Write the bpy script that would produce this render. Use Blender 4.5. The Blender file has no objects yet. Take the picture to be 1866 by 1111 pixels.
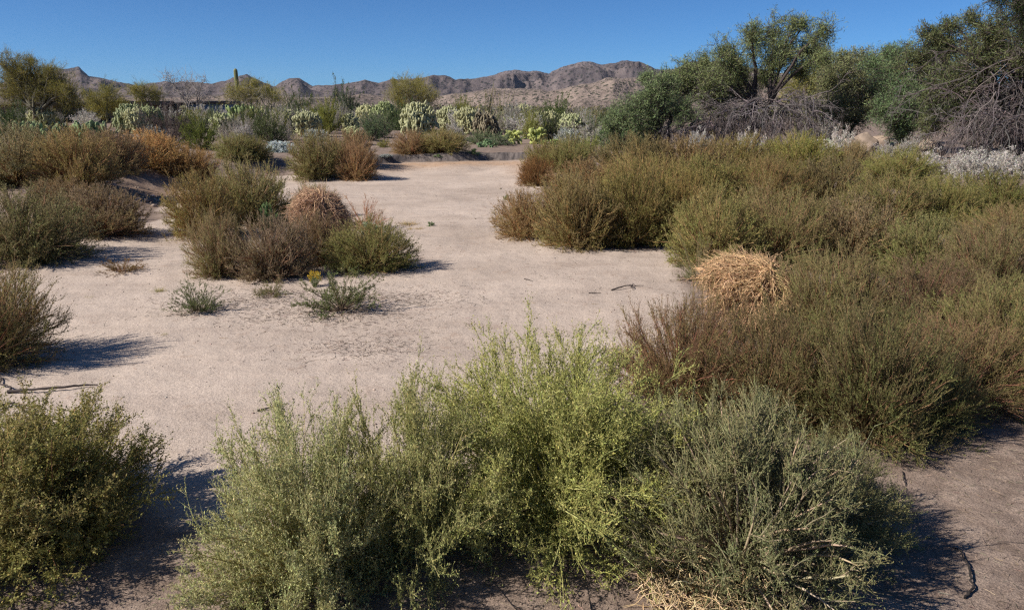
import bpy, math
import numpy as np
from mathutils import Vector

S = bpy.context.scene
COL = S.collection
# ------------------------------------------------------------------ camera, sky, sun, exposure
F, CX, CY = 1451.0, 933.0, 555.5          # focal length and centre, in pixels of the 1866 px wide photograph
CAM_H = 1.75
PITCH = math.atan((CY - 195.0) / F)        # eye level lies at row 195
cam = bpy.data.cameras.new('camera')
cam.sensor_width = 36.0
cam.lens = F / 1866.0 * 36.0
cam.clip_start, cam.clip_end = 0.05, 12000
camo = bpy.data.objects.new('camera', cam)
COL.objects.link(camo)
camo.location = (0, 0, CAM_H)
camo.rotation_euler = (math.pi / 2 - PITCH, 0, 0)
S.camera = camo

SUN_EL = math.radians(38)
SUN_AZ = math.atan2(-1.0, -0.38)           # measured from +Y towards +X: the sun stands to the left and a little behind
w = bpy.data.worlds.new('World')
S.world = w
w.use_nodes = True
nt = w.node_tree
bg = nt.nodes['Background']
sky = nt.nodes.new('ShaderNodeTexSky')
sky.sky_type = 'NISHITA'
sky.sun_disc = False
sky.sun_elevation = SUN_EL
sky.sun_rotation = SUN_AZ
sky.altitude = 4500
sky.air_density = 1.0
sky.dust_density = 0.0
sky.ozone_density = 3.0
clear = nt.nodes.new('ShaderNodeMix')         # dry, deep blue desert air
clear.data_type = 'RGBA'
clear.blend_type = 'MULTIPLY'
clear.inputs[0].default_value = 1
clear.inputs[7].default_value = (0.40, 0.72, 1.0, 1)
nt.links.new(sky.outputs[0], clear.inputs[6])
nt.links.new(clear.outputs[2], bg.inputs[0])
bg.inputs[1].default_value = 0.066

sl = bpy.data.lights.new('sun', 'SUN')
sl.energy = 4.5
sl.angle = math.radians(0.5)
sl.color = (1.0, 0.93, 0.84)
so = bpy.data.objects.new('sun', sl)
COL.objects.link(so)
sd = Vector((math.sin(SUN_AZ) * math.cos(SUN_EL), math.cos(SUN_AZ) * math.cos(SUN_EL), math.sin(SUN_EL)))
so.rotation_euler = sd.to_track_quat('Z', 'Y').to_euler()
so.location = sd * 50

S.view_settings.view_transform = 'Standard'
S.view_settings.look = 'None'
S.view_settings.exposure = 0.62
S.view_settings.gamma = 1
S.view_settings.use_curve_mapping = False
cy = S.cycles
cy.max_bounces = 5
cy.diffuse_bounces = 3
cy.glossy_bounces = 1
cy.transmission_bounces = 3
cy.transparent_max_bounces = 4
cy.use_denoising = False
cy.caustics_reflective = False
cy.caustics_refractive = False
cy.use_adaptive_sampling = False
cy.pixel_filter_type = 'BLACKMAN_HARRIS'
cy.filter_width = 1.3

# ------------------------------------------------------------------ helpers
A = np.array
cP, sP = math.cos(PITCH), math.sin(PITCH)


def nrm(v):
    return v / np.maximum(np.linalg.norm(v, axis=-1, keepdims=True), 1e-9)


_tab = np.random.default_rng(7).random((256, 256))


def vnoise(x, y, s=0):
    x = np.asarray(x, float) + s * 17.3
    y = np.asarray(y, float) + s * 9.1
    xi, yi = np.floor(x).astype(int), np.floor(y).astype(int)
    fx, fy = x - xi, y - yi
    fx, fy = fx * fx * (3 - 2 * fx), fy * fy * (3 - 2 * fy)
    g = lambda a, b: _tab[a % 256, b % 256]
    return (g(xi, yi) * (1 - fx) + g(xi + 1, yi) * fx) * (1 - fy) + (g(xi, yi + 1) * (1 - fx) + g(xi + 1, yi + 1) * fx) * fy


def fbm(x, y, o=4, s=0, ridged=False):
    t, a, n = 0, 1.0, 0
    for k in range(o):
        v = vnoise(x * 2 ** k, y * 2 ** k, s + k * 3)
        if ridged:
            v = 1 - abs(2 * v - 1)
        t = t + a * v
        n += a
        a *= 0.5
    return t / n


def sstep(a, b, x):
    t = np.clip((np.asarray(x, float) - a) / (b - a), 0, 1)
    return t * t * (3 - 2 * t)


def ray(px, py):
    u, v = (px - CX) / F, (CY - py) / F
    return A([u, cP + v * sP, -sP + v * cP])


def flat(px, py):
    d = ray(px, py)
    t = -CAM_H / d[2]
    return d[:2] * t


# the sandy floor of the wash: its outline on the ground, everything else is bank
WASH = A([flat(*p) for p in [(-420, 800), (-40, 905), (290, 930), (430, 925), (700, 880), (1000, 800), (1180, 700), (1245, 610), (1262, 500),
                             (1240, 455), (1130, 452), (1010, 440), (940, 395), (985, 345), (1035, 335), (1000, 312), (950, 305), (880, 306), (800, 309),
                             (740, 309), (690, 313), (610, 318), (520, 318), (440, 330), (330, 352), (300, 378), (285, 405), (180, 440), (0, 500), (-420, 590)]])


def sdist(x, y):
    """signed distance to the wash outline, positive outside"""
    x, y = np.asarray(x, float), np.asarray(y, float)
    best = np.full(x.shape, 1e9)
    ins = np.zeros(x.shape, bool)
    n = len(WASH)
    for i in range(n):
        ax, ay = WASH[i]
        bx, by = WASH[(i + 1) % n]
        ex, ey = bx - ax, by - ay
        t = np.clip(((x - ax) * ex + (y - ay) * ey) / (ex * ex + ey * ey), 0, 1)
        best = np.minimum(best, np.hypot(x - ax - t * ex, y - ay - t * ey))
        c = (ay > y) != (by > y)
        with np.errstate(divide='ignore', invalid='ignore'):
            ins ^= c & (x < (bx - ax) * (y - ay) / ((by - ay) if by != ay else 1e-9) + ax)
    return np.where(ins, -best, best)


def terrain(x, y):
    x, y = np.asarray(x, float), np.asarray(y, float)
    d = sdist(x, y) + (fbm(x * 0.9, y * 0.9, 3, 5) - 0.5) * 0.85
    amt = (0.23 + .16 * sstep(-4.5, -7, x)) * sstep(7, 17, y) * np.where(x > 2.2, 0.5, 1.0)
    steep = sstep(-5.5, -4.5, x) * (1 - sstep(1.2, 2.2, x)) * sstep(18, 21, y)
    wd = 1.6 - (1.4 - .35 * fbm(x * 1.1, y * 1.1, 2, 41)) * steep
    z = amt * sstep(0, 1, d / wd)
    z = z + .20 * steep * sstep(-3.2, .1, d) ** 1.5
    z = z + (fbm(x * 0.35, y * 0.35, 3, 1) - 0.5) * 0.10 * sstep(2, 8, y)
    z = z + (fbm(x * 1.6, y * 1.6, 4, 2) - 0.5) * (0.022 + .023 * sstep(5, 9, y))
    z = z + (fbm(x * 4.5, y * 4.5, 3, 8) - 0.5) * 0.016 * (1 - sstep(12, 22, y))
    z = z + 0.25 * sstep(30, 90, y)
    return z


def at(px, py):
    d = ray(px, py)
    t = np.concatenate([np.arange(1.5, 60, 0.02), np.arange(60, 400, 1.0)])
    P = t[:, None] * d
    h = P[:, 2] + CAM_H - terrain(P[:, 0], P[:, 1])
    k = int(np.argmax(h < 0)) if (h < 0).any() else len(t) - 1
    return A([P[k, 0], P[k, 1], float(terrain(P[k, 0], P[k, 1]))])


def gz(x, y):
    return float(terrain(x, y))


def depth(p):
    return p[1] * cP + (CAM_H - p[2]) * sP


def spot(px, D):
    """the ground point D metres ahead that shows at column px"""
    z = 0.4
    for _ in range(3):
        x = (px - CX) / F * (D * cP + (CAM_H - z) * sP)
        z = gz(x, D)
    return A([x, D, z])


def top_height(p, py):
    """height above p of the point that shows at row py"""
    v = (CY - py) / F
    dy = p[1]
    zc = dy * (v * cP - sP) / (cP + v * sP)
    return zc + CAM_H - p[2]


class MB:
    def __init__(self):
        self.V, self.C, self.Q, self.T, self.n = [], [], [], [], 0

    def add(self, v, q=None, t=None, c=(1, 1, 1)):
        v = np.asarray(v, float).reshape(-1, 3)
        c = np.asarray(c, float)
        c = np.broadcast_to(c, v.shape) if c.ndim == 1 or c.shape[0] == v.shape[0] else np.repeat(c, v.shape[0] // c.shape[0], axis=0)
        self.V.append(v.copy())
        self.C.append(c)
        if q is not None and len(q):
            self.Q.append(np.asarray(q).reshape(-1, 4) + self.n)
        if t is not None and len(t):
            self.T.append(np.asarray(t).reshape(-1, 3) + self.n)
        self.n += len(v)

    def mesh(self, name, mat, smooth=False):
        V = np.concatenate(self.V)
        C = np.concatenate(self.C)
        Q = np.concatenate(self.Q) if self.Q else np.zeros((0, 4), int)
        T = np.concatenate(self.T) if self.T else np.zeros((0, 3), int)
        m = bpy.data.meshes.new(name)
        m.vertices.add(len(V))
        m.vertices.foreach_set('co', V.astype(np.float32).ravel())
        li = np.concatenate([Q.ravel(), T.ravel()]).astype(np.int32)
        m.loops.add(len(li))
        m.loops.foreach_set('vertex_index', li)
        m.polygons.add(len(Q) + len(T))
        st = np.concatenate([np.arange(len(Q)) * 4, len(Q) * 4 + np.arange(len(T)) * 3]).astype(np.int32)
        m.polygons.foreach_set('loop_start', st)
        a = m.attributes.new('col', 'FLOAT_COLOR', 'POINT')
        a.data.foreach_set('color', np.concatenate([C, np.ones((len(C), 1))], 1).astype(np.float32).ravel())
        if smooth:
            m.polygons.foreach_set('use_smooth', np.ones(len(Q) + len(T), bool))
        m.materials.append(mat)
        m.update(calc_edges=True)
        m.validate()
        return m


def tubes(mb, P, R, sides=3, c=(1, 1, 1)):
    """P (N,S,3) polylines, R (N,S) radii"""
    N, K, _ = P.shape
    if N == 0:
        return
    T = np.empty_like(P)
    T[:, 1:-1] = P[:, 2:] - P[:, :-2]
    T[:, 0] = P[:, 1] - P[:, 0]
    T[:, -1] = P[:, -1] - P[:, -2]
    T = nrm(T)
    ref = np.where(abs(T[:, :1, 2:3]) > 0.9, A([1.0, 0, 0]), A([0, 0, 1.0]))
    U = nrm(np.cross(T, ref))
    W = np.cross(T, U)
    a = np.arange(sides) / sides * 2 * math.pi
    V = P[:, :, None] + R[:, :, None, None] * (U[:, :, None] * np.cos(a)[None, None, :, None] + W[:, :, None] * np.sin(a)[None, None, :, None])
    n, s, k = np.meshgrid(np.arange(N), np.arange(K - 1), np.arange(sides), indexing='ij')
    b = (n * K + s) * sides
    q = np.stack([b + k, b + (k + 1) % sides, b + sides + (k + 1) % sides, b + sides + k], -1).reshape(-1, 4)
    c = np.asarray(c, float)
    if c.ndim == 2:
        c = np.repeat(c, K * sides, axis=0)
    mb.add(V.reshape(-1, 3), q=q, c=c)


def cones(mb, p, d, L, r, c):
    """N thin three-sided spikes"""
    d = nrm(d)
    ref = np.where(abs(d[:, 2:3]) > 0.9, A([1.0, 0, 0]), A([0, 0, 1.0]))
    u = nrm(np.cross(d, ref))
    v = np.cross(d, u)
    r = np.broadcast_to(np.asarray(r, float), (len(p),))[:, None]
    L = np.broadcast_to(np.asarray(L, float), (len(p),))[:, None]
    V = np.stack([p + u * r, p + (-0.5 * u + 0.87 * v) * r, p + (-0.5 * u - 0.87 * v) * r, p + d * L], 1)
    b = np.arange(len(p))[:, None] * 4
    t = np.stack([b + A([0, 1, 3]), b + A([1, 2, 3]), b + A([2, 0, 3])], 1)
    c = np.asarray(c, float)
    mb.add(V, t=t, c=np.repeat(c, 4, 0) if c.ndim == 2 else c)


def leaves(mb, g, p, d, size, width, c):
    """N diamond-shaped leaves starting at p along d"""
    d = nrm(d)
    u = nrm(np.cross(d, nrm(g.normal(size=d.shape))))
    n = np.cross(d, u)
    s = np.broadcast_to(np.asarray(size, float), (len(p),))[:, None]
    V = np.stack([p, p + d * s * .5 + u * s * width * .5, p + d * s + n * s * .12, p + d * s * .5 - u * s * width * .5], 1)
    q = np.arange(len(p))[:, None] * 4 + A([0, 1, 2, 3])
    c = np.asarray(c, float)
    mb.add(V, q=q, c=np.repeat(c, 4, 0) if c.ndim == 2 else c)


def strands(g, p0, d0, L, K, wob=0.2, grav=0.0):
    N = len(p0)
    P = np.empty((N, K, 3))
    P[:, 0] = p0
    d = nrm(d0)
    L = np.broadcast_to(np.asarray(L, float), (N,))
    for k in range(1, K):
        d = nrm(d + g.normal(size=(N, 3)) * wob + A([0, 0, -1.0]) * np.asarray(grav).reshape(-1, 1))
        P[:, k] = P[:, k - 1] + d * (L / (K - 1))[:, None]
    return P


def along(P, i, t):
    K = P.shape[1]
    f = np.clip(t, 0, 0.9999) * (K - 1)
    k = f.astype(int)
    a, b = P[i, k], P[i, k + 1]
    return a + (b - a) * (f - k)[:, None], nrm(b - a)


def mixc(g, a, b, t, jit=0.18):
    t = np.asarray(t)[:, None]
    c = A(a) * (1 - t) + A(b) * t
    return c * np.exp(g.normal(size=(len(t), 1)) * jit) * np.exp(g.normal(size=(len(t), 3)) * jit * .25)


# ------------------------------------------------------------------ materials
def mat(name):
    m = bpy.data.materials.new(name)
    m.use_nodes = True
    n = m.node_tree
    return m, n, n.nodes, n.links, n.nodes['Principled BSDF']


def plant_mat(name, trans=0.25, rough=0.75):
    m, n, N, L, b = mat(name)
    at_ = N.new('ShaderNodeAttribute')
    at_.attribute_name = 'col'
    oi = N.new('ShaderNodeObjectInfo')
    mx = N.new('ShaderNodeMix')
    mx.data_type = 'RGBA'
    mx.blend_type = 'MULTIPLY'
    mx.inputs[0].default_value = 1
    L.new(at_.outputs['Color'], mx.inputs[6])
    L.new(oi.outputs['Color'], mx.inputs[7])
    L.new(mx.outputs[2], b.inputs['Base Color'])
    b.inputs['Roughness'].default_value = rough
    b.inputs['Specular IOR Level'].default_value = 0.2
    if trans:
        t = N.new('ShaderNodeBsdfTranslucent')
        L.new(mx.outputs[2], t.inputs[0])
        ms = N.new('ShaderNodeMixShader')
        ms.inputs[0].default_value = trans
        L.new(b.outputs[0], ms.inputs[1])
        L.new(t.outputs[0], ms.inputs[2])
        L.new(ms.outputs[0], N['Material Output'].inputs[0])
    return m


M_LEAF = plant_mat('leaf', 0.3)
M_STEM = plant_mat('stem', 0.0, 0.8)
M_BARK = plant_mat('bark', 0.0, 0.9)
M_CACTUS = plant_mat('cactus_skin', 0.0, 0.6)


def noise_node(N, L, vec, scale, detail=4, rough=0.6):
    t = N.new('ShaderNodeTexNoise')
    t.inputs['Scale'].default_value = scale
    t.inputs['Detail'].default_value = detail
    t.inputs['Roughness'].default_value = rough
    L.new(vec, t.inputs['Vector'])
    return t.outputs['Fac']


def ramp(N, L, fac, pts):
    r = N.new('ShaderNodeValToRGB')
    e = r.color_ramp.elements
    while len(e) < len(pts):
        e.new(0.5)
    for q, (p, c) in zip(e, pts):
        q.position = p
        q.color = (*c, 1) if len(c) == 3 else c
    L.new(fac, r.inputs[0])
    return r.outputs[0]


def mixrgb(N, L, fac, a, b, mode='MIX'):
    x = N.new('ShaderNodeMix')
    x.data_type = 'RGBA'
    x.blend_type = mode
    for s, i in ((fac, 0), (a, 6), (b, 7)):
        if isinstance(s, (int, float)):
            x.inputs[i].default_value = s
        elif isinstance(s, tuple):
            x.inputs[i].default_value = (*s, 1)
        else:
            L.new(s, x.inputs[i])
    return x.outputs[2]


def math_node(N, L, op, a, b=0.0, clamp=False):
    x = N.new('ShaderNodeMath')
    x.operation = op
    x.use_clamp = clamp
    for s, i in ((a, 0), (b, 1)):
        if isinstance(s, (int, float)):
            x.inputs[i].default_value = s
        else:
            L.new(s, x.inputs[i])
    return x.outputs[0]


def ground_mat():
    m, n, N, L, b = mat('desert_ground')
    co = N.new('ShaderNodeTexCoord').outputs['Object']
    zn = N.new('ShaderNodeAttribute')
    zn.attribute_name = 'col'
    sep = N.new('ShaderNodeSeparateColor')
    L.new(zn.outputs['Color'], sep.inputs[0])
    big = noise_node(N, L, co, 0.5, 5)
    mid = noise_node(N, L, co, 5, 6, 0.65)
    fine = noise_node(N, L, co, 55, 4, 0.7)
    grit = noise_node(N, L, co, 170, 2, 0.6)
    sand = ramp(N, L, big, [(0.3, (0.40, 0.325, 0.268)), (0.5, (0.485, 0.40, 0.335)), (0.68, (0.535, 0.445, 0.375))])
    sand = mixrgb(N, L, math_node(N, L, 'MULTIPLY', ramp(N, L, mid, [(0.58, (0, 0, 0)), (0.72, (1, 1, 1))]), 0.45), sand, (0.30, 0.20, 0.145))
    sand = mixrgb(N, L, 1.0, sand, ramp(N, L, fine, [(0.25, (0.72, 0.71, 0.70)), (0.5, (1, 1, 1)), (0.8, (1.18, 1.17, 1.15))]), 'MULTIPLY')
    sand = mixrgb(N, L, 1.0, sand, ramp(N, L, grit, [(0.3, (0.72, 0.70, 0.68)), (0.5, (1, 1, 1)), (0.68, (1.25, 1.25, 1.25))]), 'MULTIPLY')
    st = N.new('ShaderNodeMapping')
    st.inputs['Scale'].default_value = (0.7, 2.6, 1)
    st.inputs['Rotation'].default_value = (0, 0, 0.5)
    L.new(co, st.inputs[0])
    streak = noise_node(N, L, st.outputs[0], 1.3, 6, 0.68)
    sand = mixrgb(N, L, 1.0, sand, ramp(N, L, streak, [(0.32, (0.86, 0.84, 0.83)), (0.5, (0.97, 0.97, 0.97)), (0.66, (1.04, 1.03, 1.02))]), 'MULTIPLY')
    dirt = ramp(N, L, mid, [(0.3, (0.14, 0.103, 0.082)), (0.5, (0.22, 0.168, 0.138)), (0.68, (0.32, 0.25, 0.205))])
    dirt = mixrgb(N, L, 1.0, dirt, ramp(N, L, grit, [(0.3, (0.5, 0.48, 0.46)), (0.5, (1, 1, 1)), (0.7, (1.55, 1.5, 1.4))]), 'MULTIPLY')
    dirt = mixrgb(N, L, math_node(N, L, 'MULTIPLY', ramp(N, L, big, [(0.5, (0, 0, 0)), (0.62, (1, 1, 1))]), 0.5), dirt, (0.25, 0.185, 0.145))
    # bank or wash, with an edge broken up by noise
    k = math_node(N, L, 'ADD', sep.outputs[0], math_node(N, L, 'MULTIPLY', math_node(N, L, 'SUBTRACT', mid, 0.5), 0.9))
    k = ramp(N, L, k, [(0.36, (0, 0, 0)), (0.64, (1, 1, 1))])
    col = mixrgb(N, L, k, sand, dirt)
    # orange crumbly soil at the foot of the cut bank, grey root mat on its face
    col = mixrgb(N, L, math_node(N, L, 'MULTIPLY', sep.outputs[1], math_node(N, L, 'ADD', mid, 0.1)), col, (0.40, 0.24, 0.13))
    wv = N.new('ShaderNodeMapping')
    wv.inputs['Scale'].default_value = (11, 3, 3)
    L.new(co, wv.inputs[0])
    root = ramp(N, L, noise_node(N, L, wv.outputs[0], 1, 3), [(0.35, (0.07, 0.06, 0.057)), (0.65, (0.19, 0.16, 0.145))])
    col = mixrgb(N, L, sep.outputs[2], col, root)
    L.new(col, b.inputs['Base Color'])
    b.inputs['Roughness'].default_value = 0.95
    b.inputs['Specular IOR Level'].default_value = 0.1
    h = math_node(N, L, 'ADD', math_node(N, L, 'MULTIPLY', mid, 0.7), math_node(N, L, 'MULTIPLY', fine, 0.22))
    h = math_node(N, L, 'ADD', h, math_node(N, L, 'MULTIPLY', grit, 0.09))
    bp = N.new('ShaderNodeBump')
    bp.inputs['Strength'].default_value = 0.9
    bp.inputs['Distance'].default_value = 0.03
    L.new(h, bp.inputs['Height'])
    L.new(bp.outputs[0], b.inputs['Normal'])
    return m


def hill_mat(name, rock, pale, shrub, dots, amount):
    m, n, N, L, b = mat(name)
    co = N.new('ShaderNodeTexCoord').outputs['Object']
    a = noise_node(N, L, co, 0.012, 6, 0.65)
    f = noise_node(N, L, co, 0.09, 5, 0.7)
    c = ramp(N, L, a, [(0.36, rock), (0.62, pale)])
    c = mixrgb(N, L, 1.0, c, ramp(N, L, f, [(0.3, (0.66, 0.64, 0.63)), (0.5, (1, 1, 1)), (0.7, (1.35, 1.32, 1.28))]), 'MULTIPLY')
    v = N.new('ShaderNodeTexVoronoi')
    v.inputs['Scale'].default_value = dots
    L.new(co, v.inputs['Vector'])
    sp = math_node(N, L, 'LESS_THAN', v.outputs['Distance'], amount)
    c = mixrgb(N, L, math_node(N, L, 'MULTIPLY', sp, 0.85), c, shrub)
    L.new(c, b.inputs['Base Color'])
    b.inputs['Roughness'].default_value = 1
    b.inputs['Specular IOR Level'].default_value = 0
    bp = N.new('ShaderNodeBump')
    bp.inputs['Strength'].default_value = 0.8
    bp.inputs['Distance'].default_value = 6
    L.new(f, bp.inputs['Height'])
    L.new(bp.outputs[0], b.inputs['Normal'])
    return m


def rock_mat(name, c0, c1, scale):
    m, n, N, L, b = mat(name)
    co = N.new('ShaderNodeTexCoord').outputs['Object']
    f = noise_node(N, L, co, scale, 6, 0.65)
    L.new(ramp(N, L, f, [(0.3, c0), (0.7, c1)]), b.inputs['Base Color'])
    b.inputs['Roughness'].default_value = 0.9
    bp = N.new('ShaderNodeBump')
    bp.inputs['Strength'].default_value = 0.6
    bp.inputs['Distance'].default_value = 0.05
    L.new(f, bp.inputs['Height'])
    L.new(bp.outputs[0], b.inputs['Normal'])
    return m


def tag(o, label=None, cat=None, group=None, kind=None):
    for k, v in (('label', label), ('category', cat), ('group', group), ('kind', kind)):
        if v:
            o[k] = v
    return o


def obj(name, mesh, parent=None, loc=None):
    o = bpy.data.objects.new(name, mesh)
    COL.objects.link(o)
    if parent:
        o.parent = parent
    if loc is not None:
        o.location = loc
    return o


def thing(name, label, cat, group, loc, scale, rz, parts, tint=(1, 1, 1)):
    """an Empty at the foot of a plant with one child per part; parts may share mesh data with other plants"""
    e = obj(name, None, None, loc)
    e.scale = scale
    e.rotation_euler = (0, 0, rz)
    tag(e, label, cat, group)
    for pn, me in parts:
        c = obj(pn, me, e)
        c.color = (*tint, 1)
    return e


# ------------------------------------------------------------------ ground, hills
def build_ground():
    BARE = at(275, 360)
    az = np.concatenate([np.arange(-46, 46, 0.13), np.arange(46, 314, 3.0)]) * math.pi / 180
    r = [0.4]
    while r[-1] < 4200:
        q = r[-1]
        r.append(q * (1.012 if q < 22 else 1.004 if q < 34 else 1.02 if q < 90 else 1.07))
    r = A(r)
    a, R = np.meshgrid(az, r, indexing='ij')
    x, y = np.sin(a) * R, np.cos(a) * R
    z = terrain(x, y)
    d = sdist(x, y)
    bank = sstep(-0.35, 0.45, d + (fbm(x * 1.3, y * 1.3, 3, 9) - 0.5) * 0.8)
    foot = sstep(18, 21, y) * np.exp(-((d + 0.55) / 0.6) ** 2) * sstep(-6, -4, x) * (1 - sstep(1.5, 3, x))
    foot += 0.6 * np.exp(-(((x - BARE[0]) / 1.3) ** 2 + ((y - BARE[1]) / 1.6) ** 2))
    dn = d + (fbm(x * 0.9, y * 0.9, 3, 5) - 0.5) * 0.85
    face = sstep(18, 21, y) * sstep(-.02, 0.06, dn) * (1 - sstep(0.42, 0.6, dn)) * sstep(-6, -4.5, x) * (1 - sstep(1.2, 2.2, x))
    mb = MB()
    n, K = a.shape
    i, j = np.meshgrid(np.arange(n), np.arange(K - 1), indexing='ij')
    i2 = (i + 1) % n
    q = np.stack([i * K + j, i * K + j + 1, i2 * K + j + 1, i2 * K + j], -1).reshape(-1, 4)
    mb.add(np.stack([x, y, z], -1).reshape(-1, 3), q=q, c=np.stack([bank, np.clip(foot, 0, 1), face], -1).reshape(-1, 3))
    c0 = mb.n
    mb.add([[0, 0, gz(0, 0)]], t=None, c=(1, 0, 0))
    ii = np.arange(n)
    mb.T.append(np.stack([np.full(n, c0), ii * K, ((ii + 1) % n) * K], -1))
    o = obj('ground', mb.mesh('ground', ground_mat(), True))
    tag(o, 'pale sandy floor of the wash and its brown earth banks', 'ground', None, 'structure')


def hills(name, label, prof, R0, R1, Rb, m, seed, amp):
    """a range whose crest follows prof (column, row); slopes fall towards and away from the camera"""
    px = np.arange(-900, 2900, 2.5)
    py = np.interp(px, [p[0] for p in prof], [p[1] for p in prof])
    py = py + (fbm(px / 26.0, px * 0 + seed, 6, seed) - 0.5) * 8.0
    u = (px - CX) / F
    v = (CY - py) / F
    dx, dy, dz = u, cP + v * sP, -sP + v * cP
    el = dz / np.hypot(dx, dy)
    azs = np.arctan2(dx, dy)
    Rc = R0 + (fbm(px / 150, px * 0, 3, seed + 4) - 0.5) * (R1 - R0)
    H = Rc * el
    s = np.concatenate([np.linspace(0, 1, 110), 1 + np.linspace(0.02, 0.5, 14)])
    rr = Rb + (Rc[:, None] - Rb) * s[None]
    x, y = np.sin(azs)[:, None] * rr, np.cos(azs)[:, None] * rr
    up = np.where(s < 1, np.clip(s, 0, 1) ** 1.25, 1 - (s - 1) * 0.8)
    ridge = fbm(x / 420, y / 420, 6, seed, True) - 0.62 + .5 * (fbm(x / 95, y / 95, 4, seed + 2, True) - .6)
    z = H[:, None] * up[None] + ridge * amp * (np.sin(np.clip(s, 0, 1) * math.pi) ** 0.7)[None] * np.clip(H[:, None] / H.max(), .3, 1)
    lim = H[:, None] / Rc[:, None] * rr * 0.985
    z = np.where(s[None] < 0.97, np.minimum(z, lim), z) - 4 * (s[None] < 0.01)
    mb = MB()
    n, K = x.shape
    i, j = np.meshgrid(np.arange(n - 1), np.arange(K - 1), indexing='ij')
    q = np.stack([i * K + j, (i + 1) * K + j, (i + 1) * K + j + 1, i * K + j + 1], -1).reshape(-1, 4)
    mb.add(np.stack([x, y, z + CAM_H], -1).reshape(-1, 3), q=q)
    tag(obj(name, mb.mesh(name, m, True)), label, 'hills', None, 'structure')


build_ground()
hills('mountain_range', 'brown purple mountain range along the skyline', [(-900, 160), (-200, 150), (0, 150), (60, 143), (112, 128), (145, 127), (162, 139), (200, 150), (240, 158), (290, 153), (340, 149), (385, 154),
      (405, 149), (422, 143), (450, 140), (472, 147), (500, 157), (514, 147), (527, 141), (545, 143), (570, 158), (605, 155), (640, 151), (665, 147), (690, 152), (715, 143), (735, 145), (790, 138), (812, 138), (830, 146),
      (862, 143), (900, 139), (930, 133), (978, 131), (1000, 137), (1040, 125), (1075, 119), (1100, 119), (1130, 112), (1165, 113), (1197, 127), (1232, 124), (1262, 112), (1310, 112), (1400, 130), (1600, 150), (1900, 160), (2900, 165)],
      2500, 2900, 1100, hill_mat('mountain_rock', (0.098, 0.083, 0.085), (0.17, 0.138, 0.130), (0.04, 0.04, 0.036), 0.13, 0.33), 3, 270)
hills('foothills', 'paler speckled foothills below the mountain range', [(-900, 182), (0, 180), (300, 178), (420, 176), (560, 180), (660, 172), (760, 178), (850, 170), (930, 162), (1000, 168), (1080, 152), (1120, 146), (1180, 140), (1260, 135), (1400, 150), (1700, 165), (2900, 175)],
      1150, 1300, 420, hill_mat('foothill_rock', (0.175, 0.14, 0.122), (0.265, 0.21, 0.175), (0.045, 0.05, 0.034), 0.30, 0.36), 11, 100)


# ------------------------------------------------------------------ plant prototypes (unit size: radius 1, height 1)
def dome_len(d, lump, base=0.42, half=0.60):
    """distance from the root at the origin to a rounded dome of radius 1 and height 1"""
    q = A([1, 1, half])
    o = A([0, 0, -base])
    dd, oo = d / q, o / q
    a = (dd * dd).sum(1)
    b = (dd * oo).sum(1)
    c = (oo * oo).sum() - 1
    t = (-b + np.sqrt(np.maximum(b * b - a * c, 1e-6))) / a
    return t * lump


def hemi(g, n, lo=-0.05):
    a = g.random(n) * 2 * math.pi
    z = lo + (1 - lo) * g.random(n)
    r = np.sqrt(1 - np.clip(z, -1, 1) ** 2)
    return np.stack([r * np.cos(a), r * np.sin(a), z], 1)


def lumps(d, seed, amt):
    a = np.arctan2(d[:, 1], d[:, 0])
    return 1 - amt + 2 * amt * fbm(np.cos(a) * 1.6 + 5, np.sin(a) * 1.6 + d[:, 2] * 2.2 + 3, 3, seed)


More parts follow.
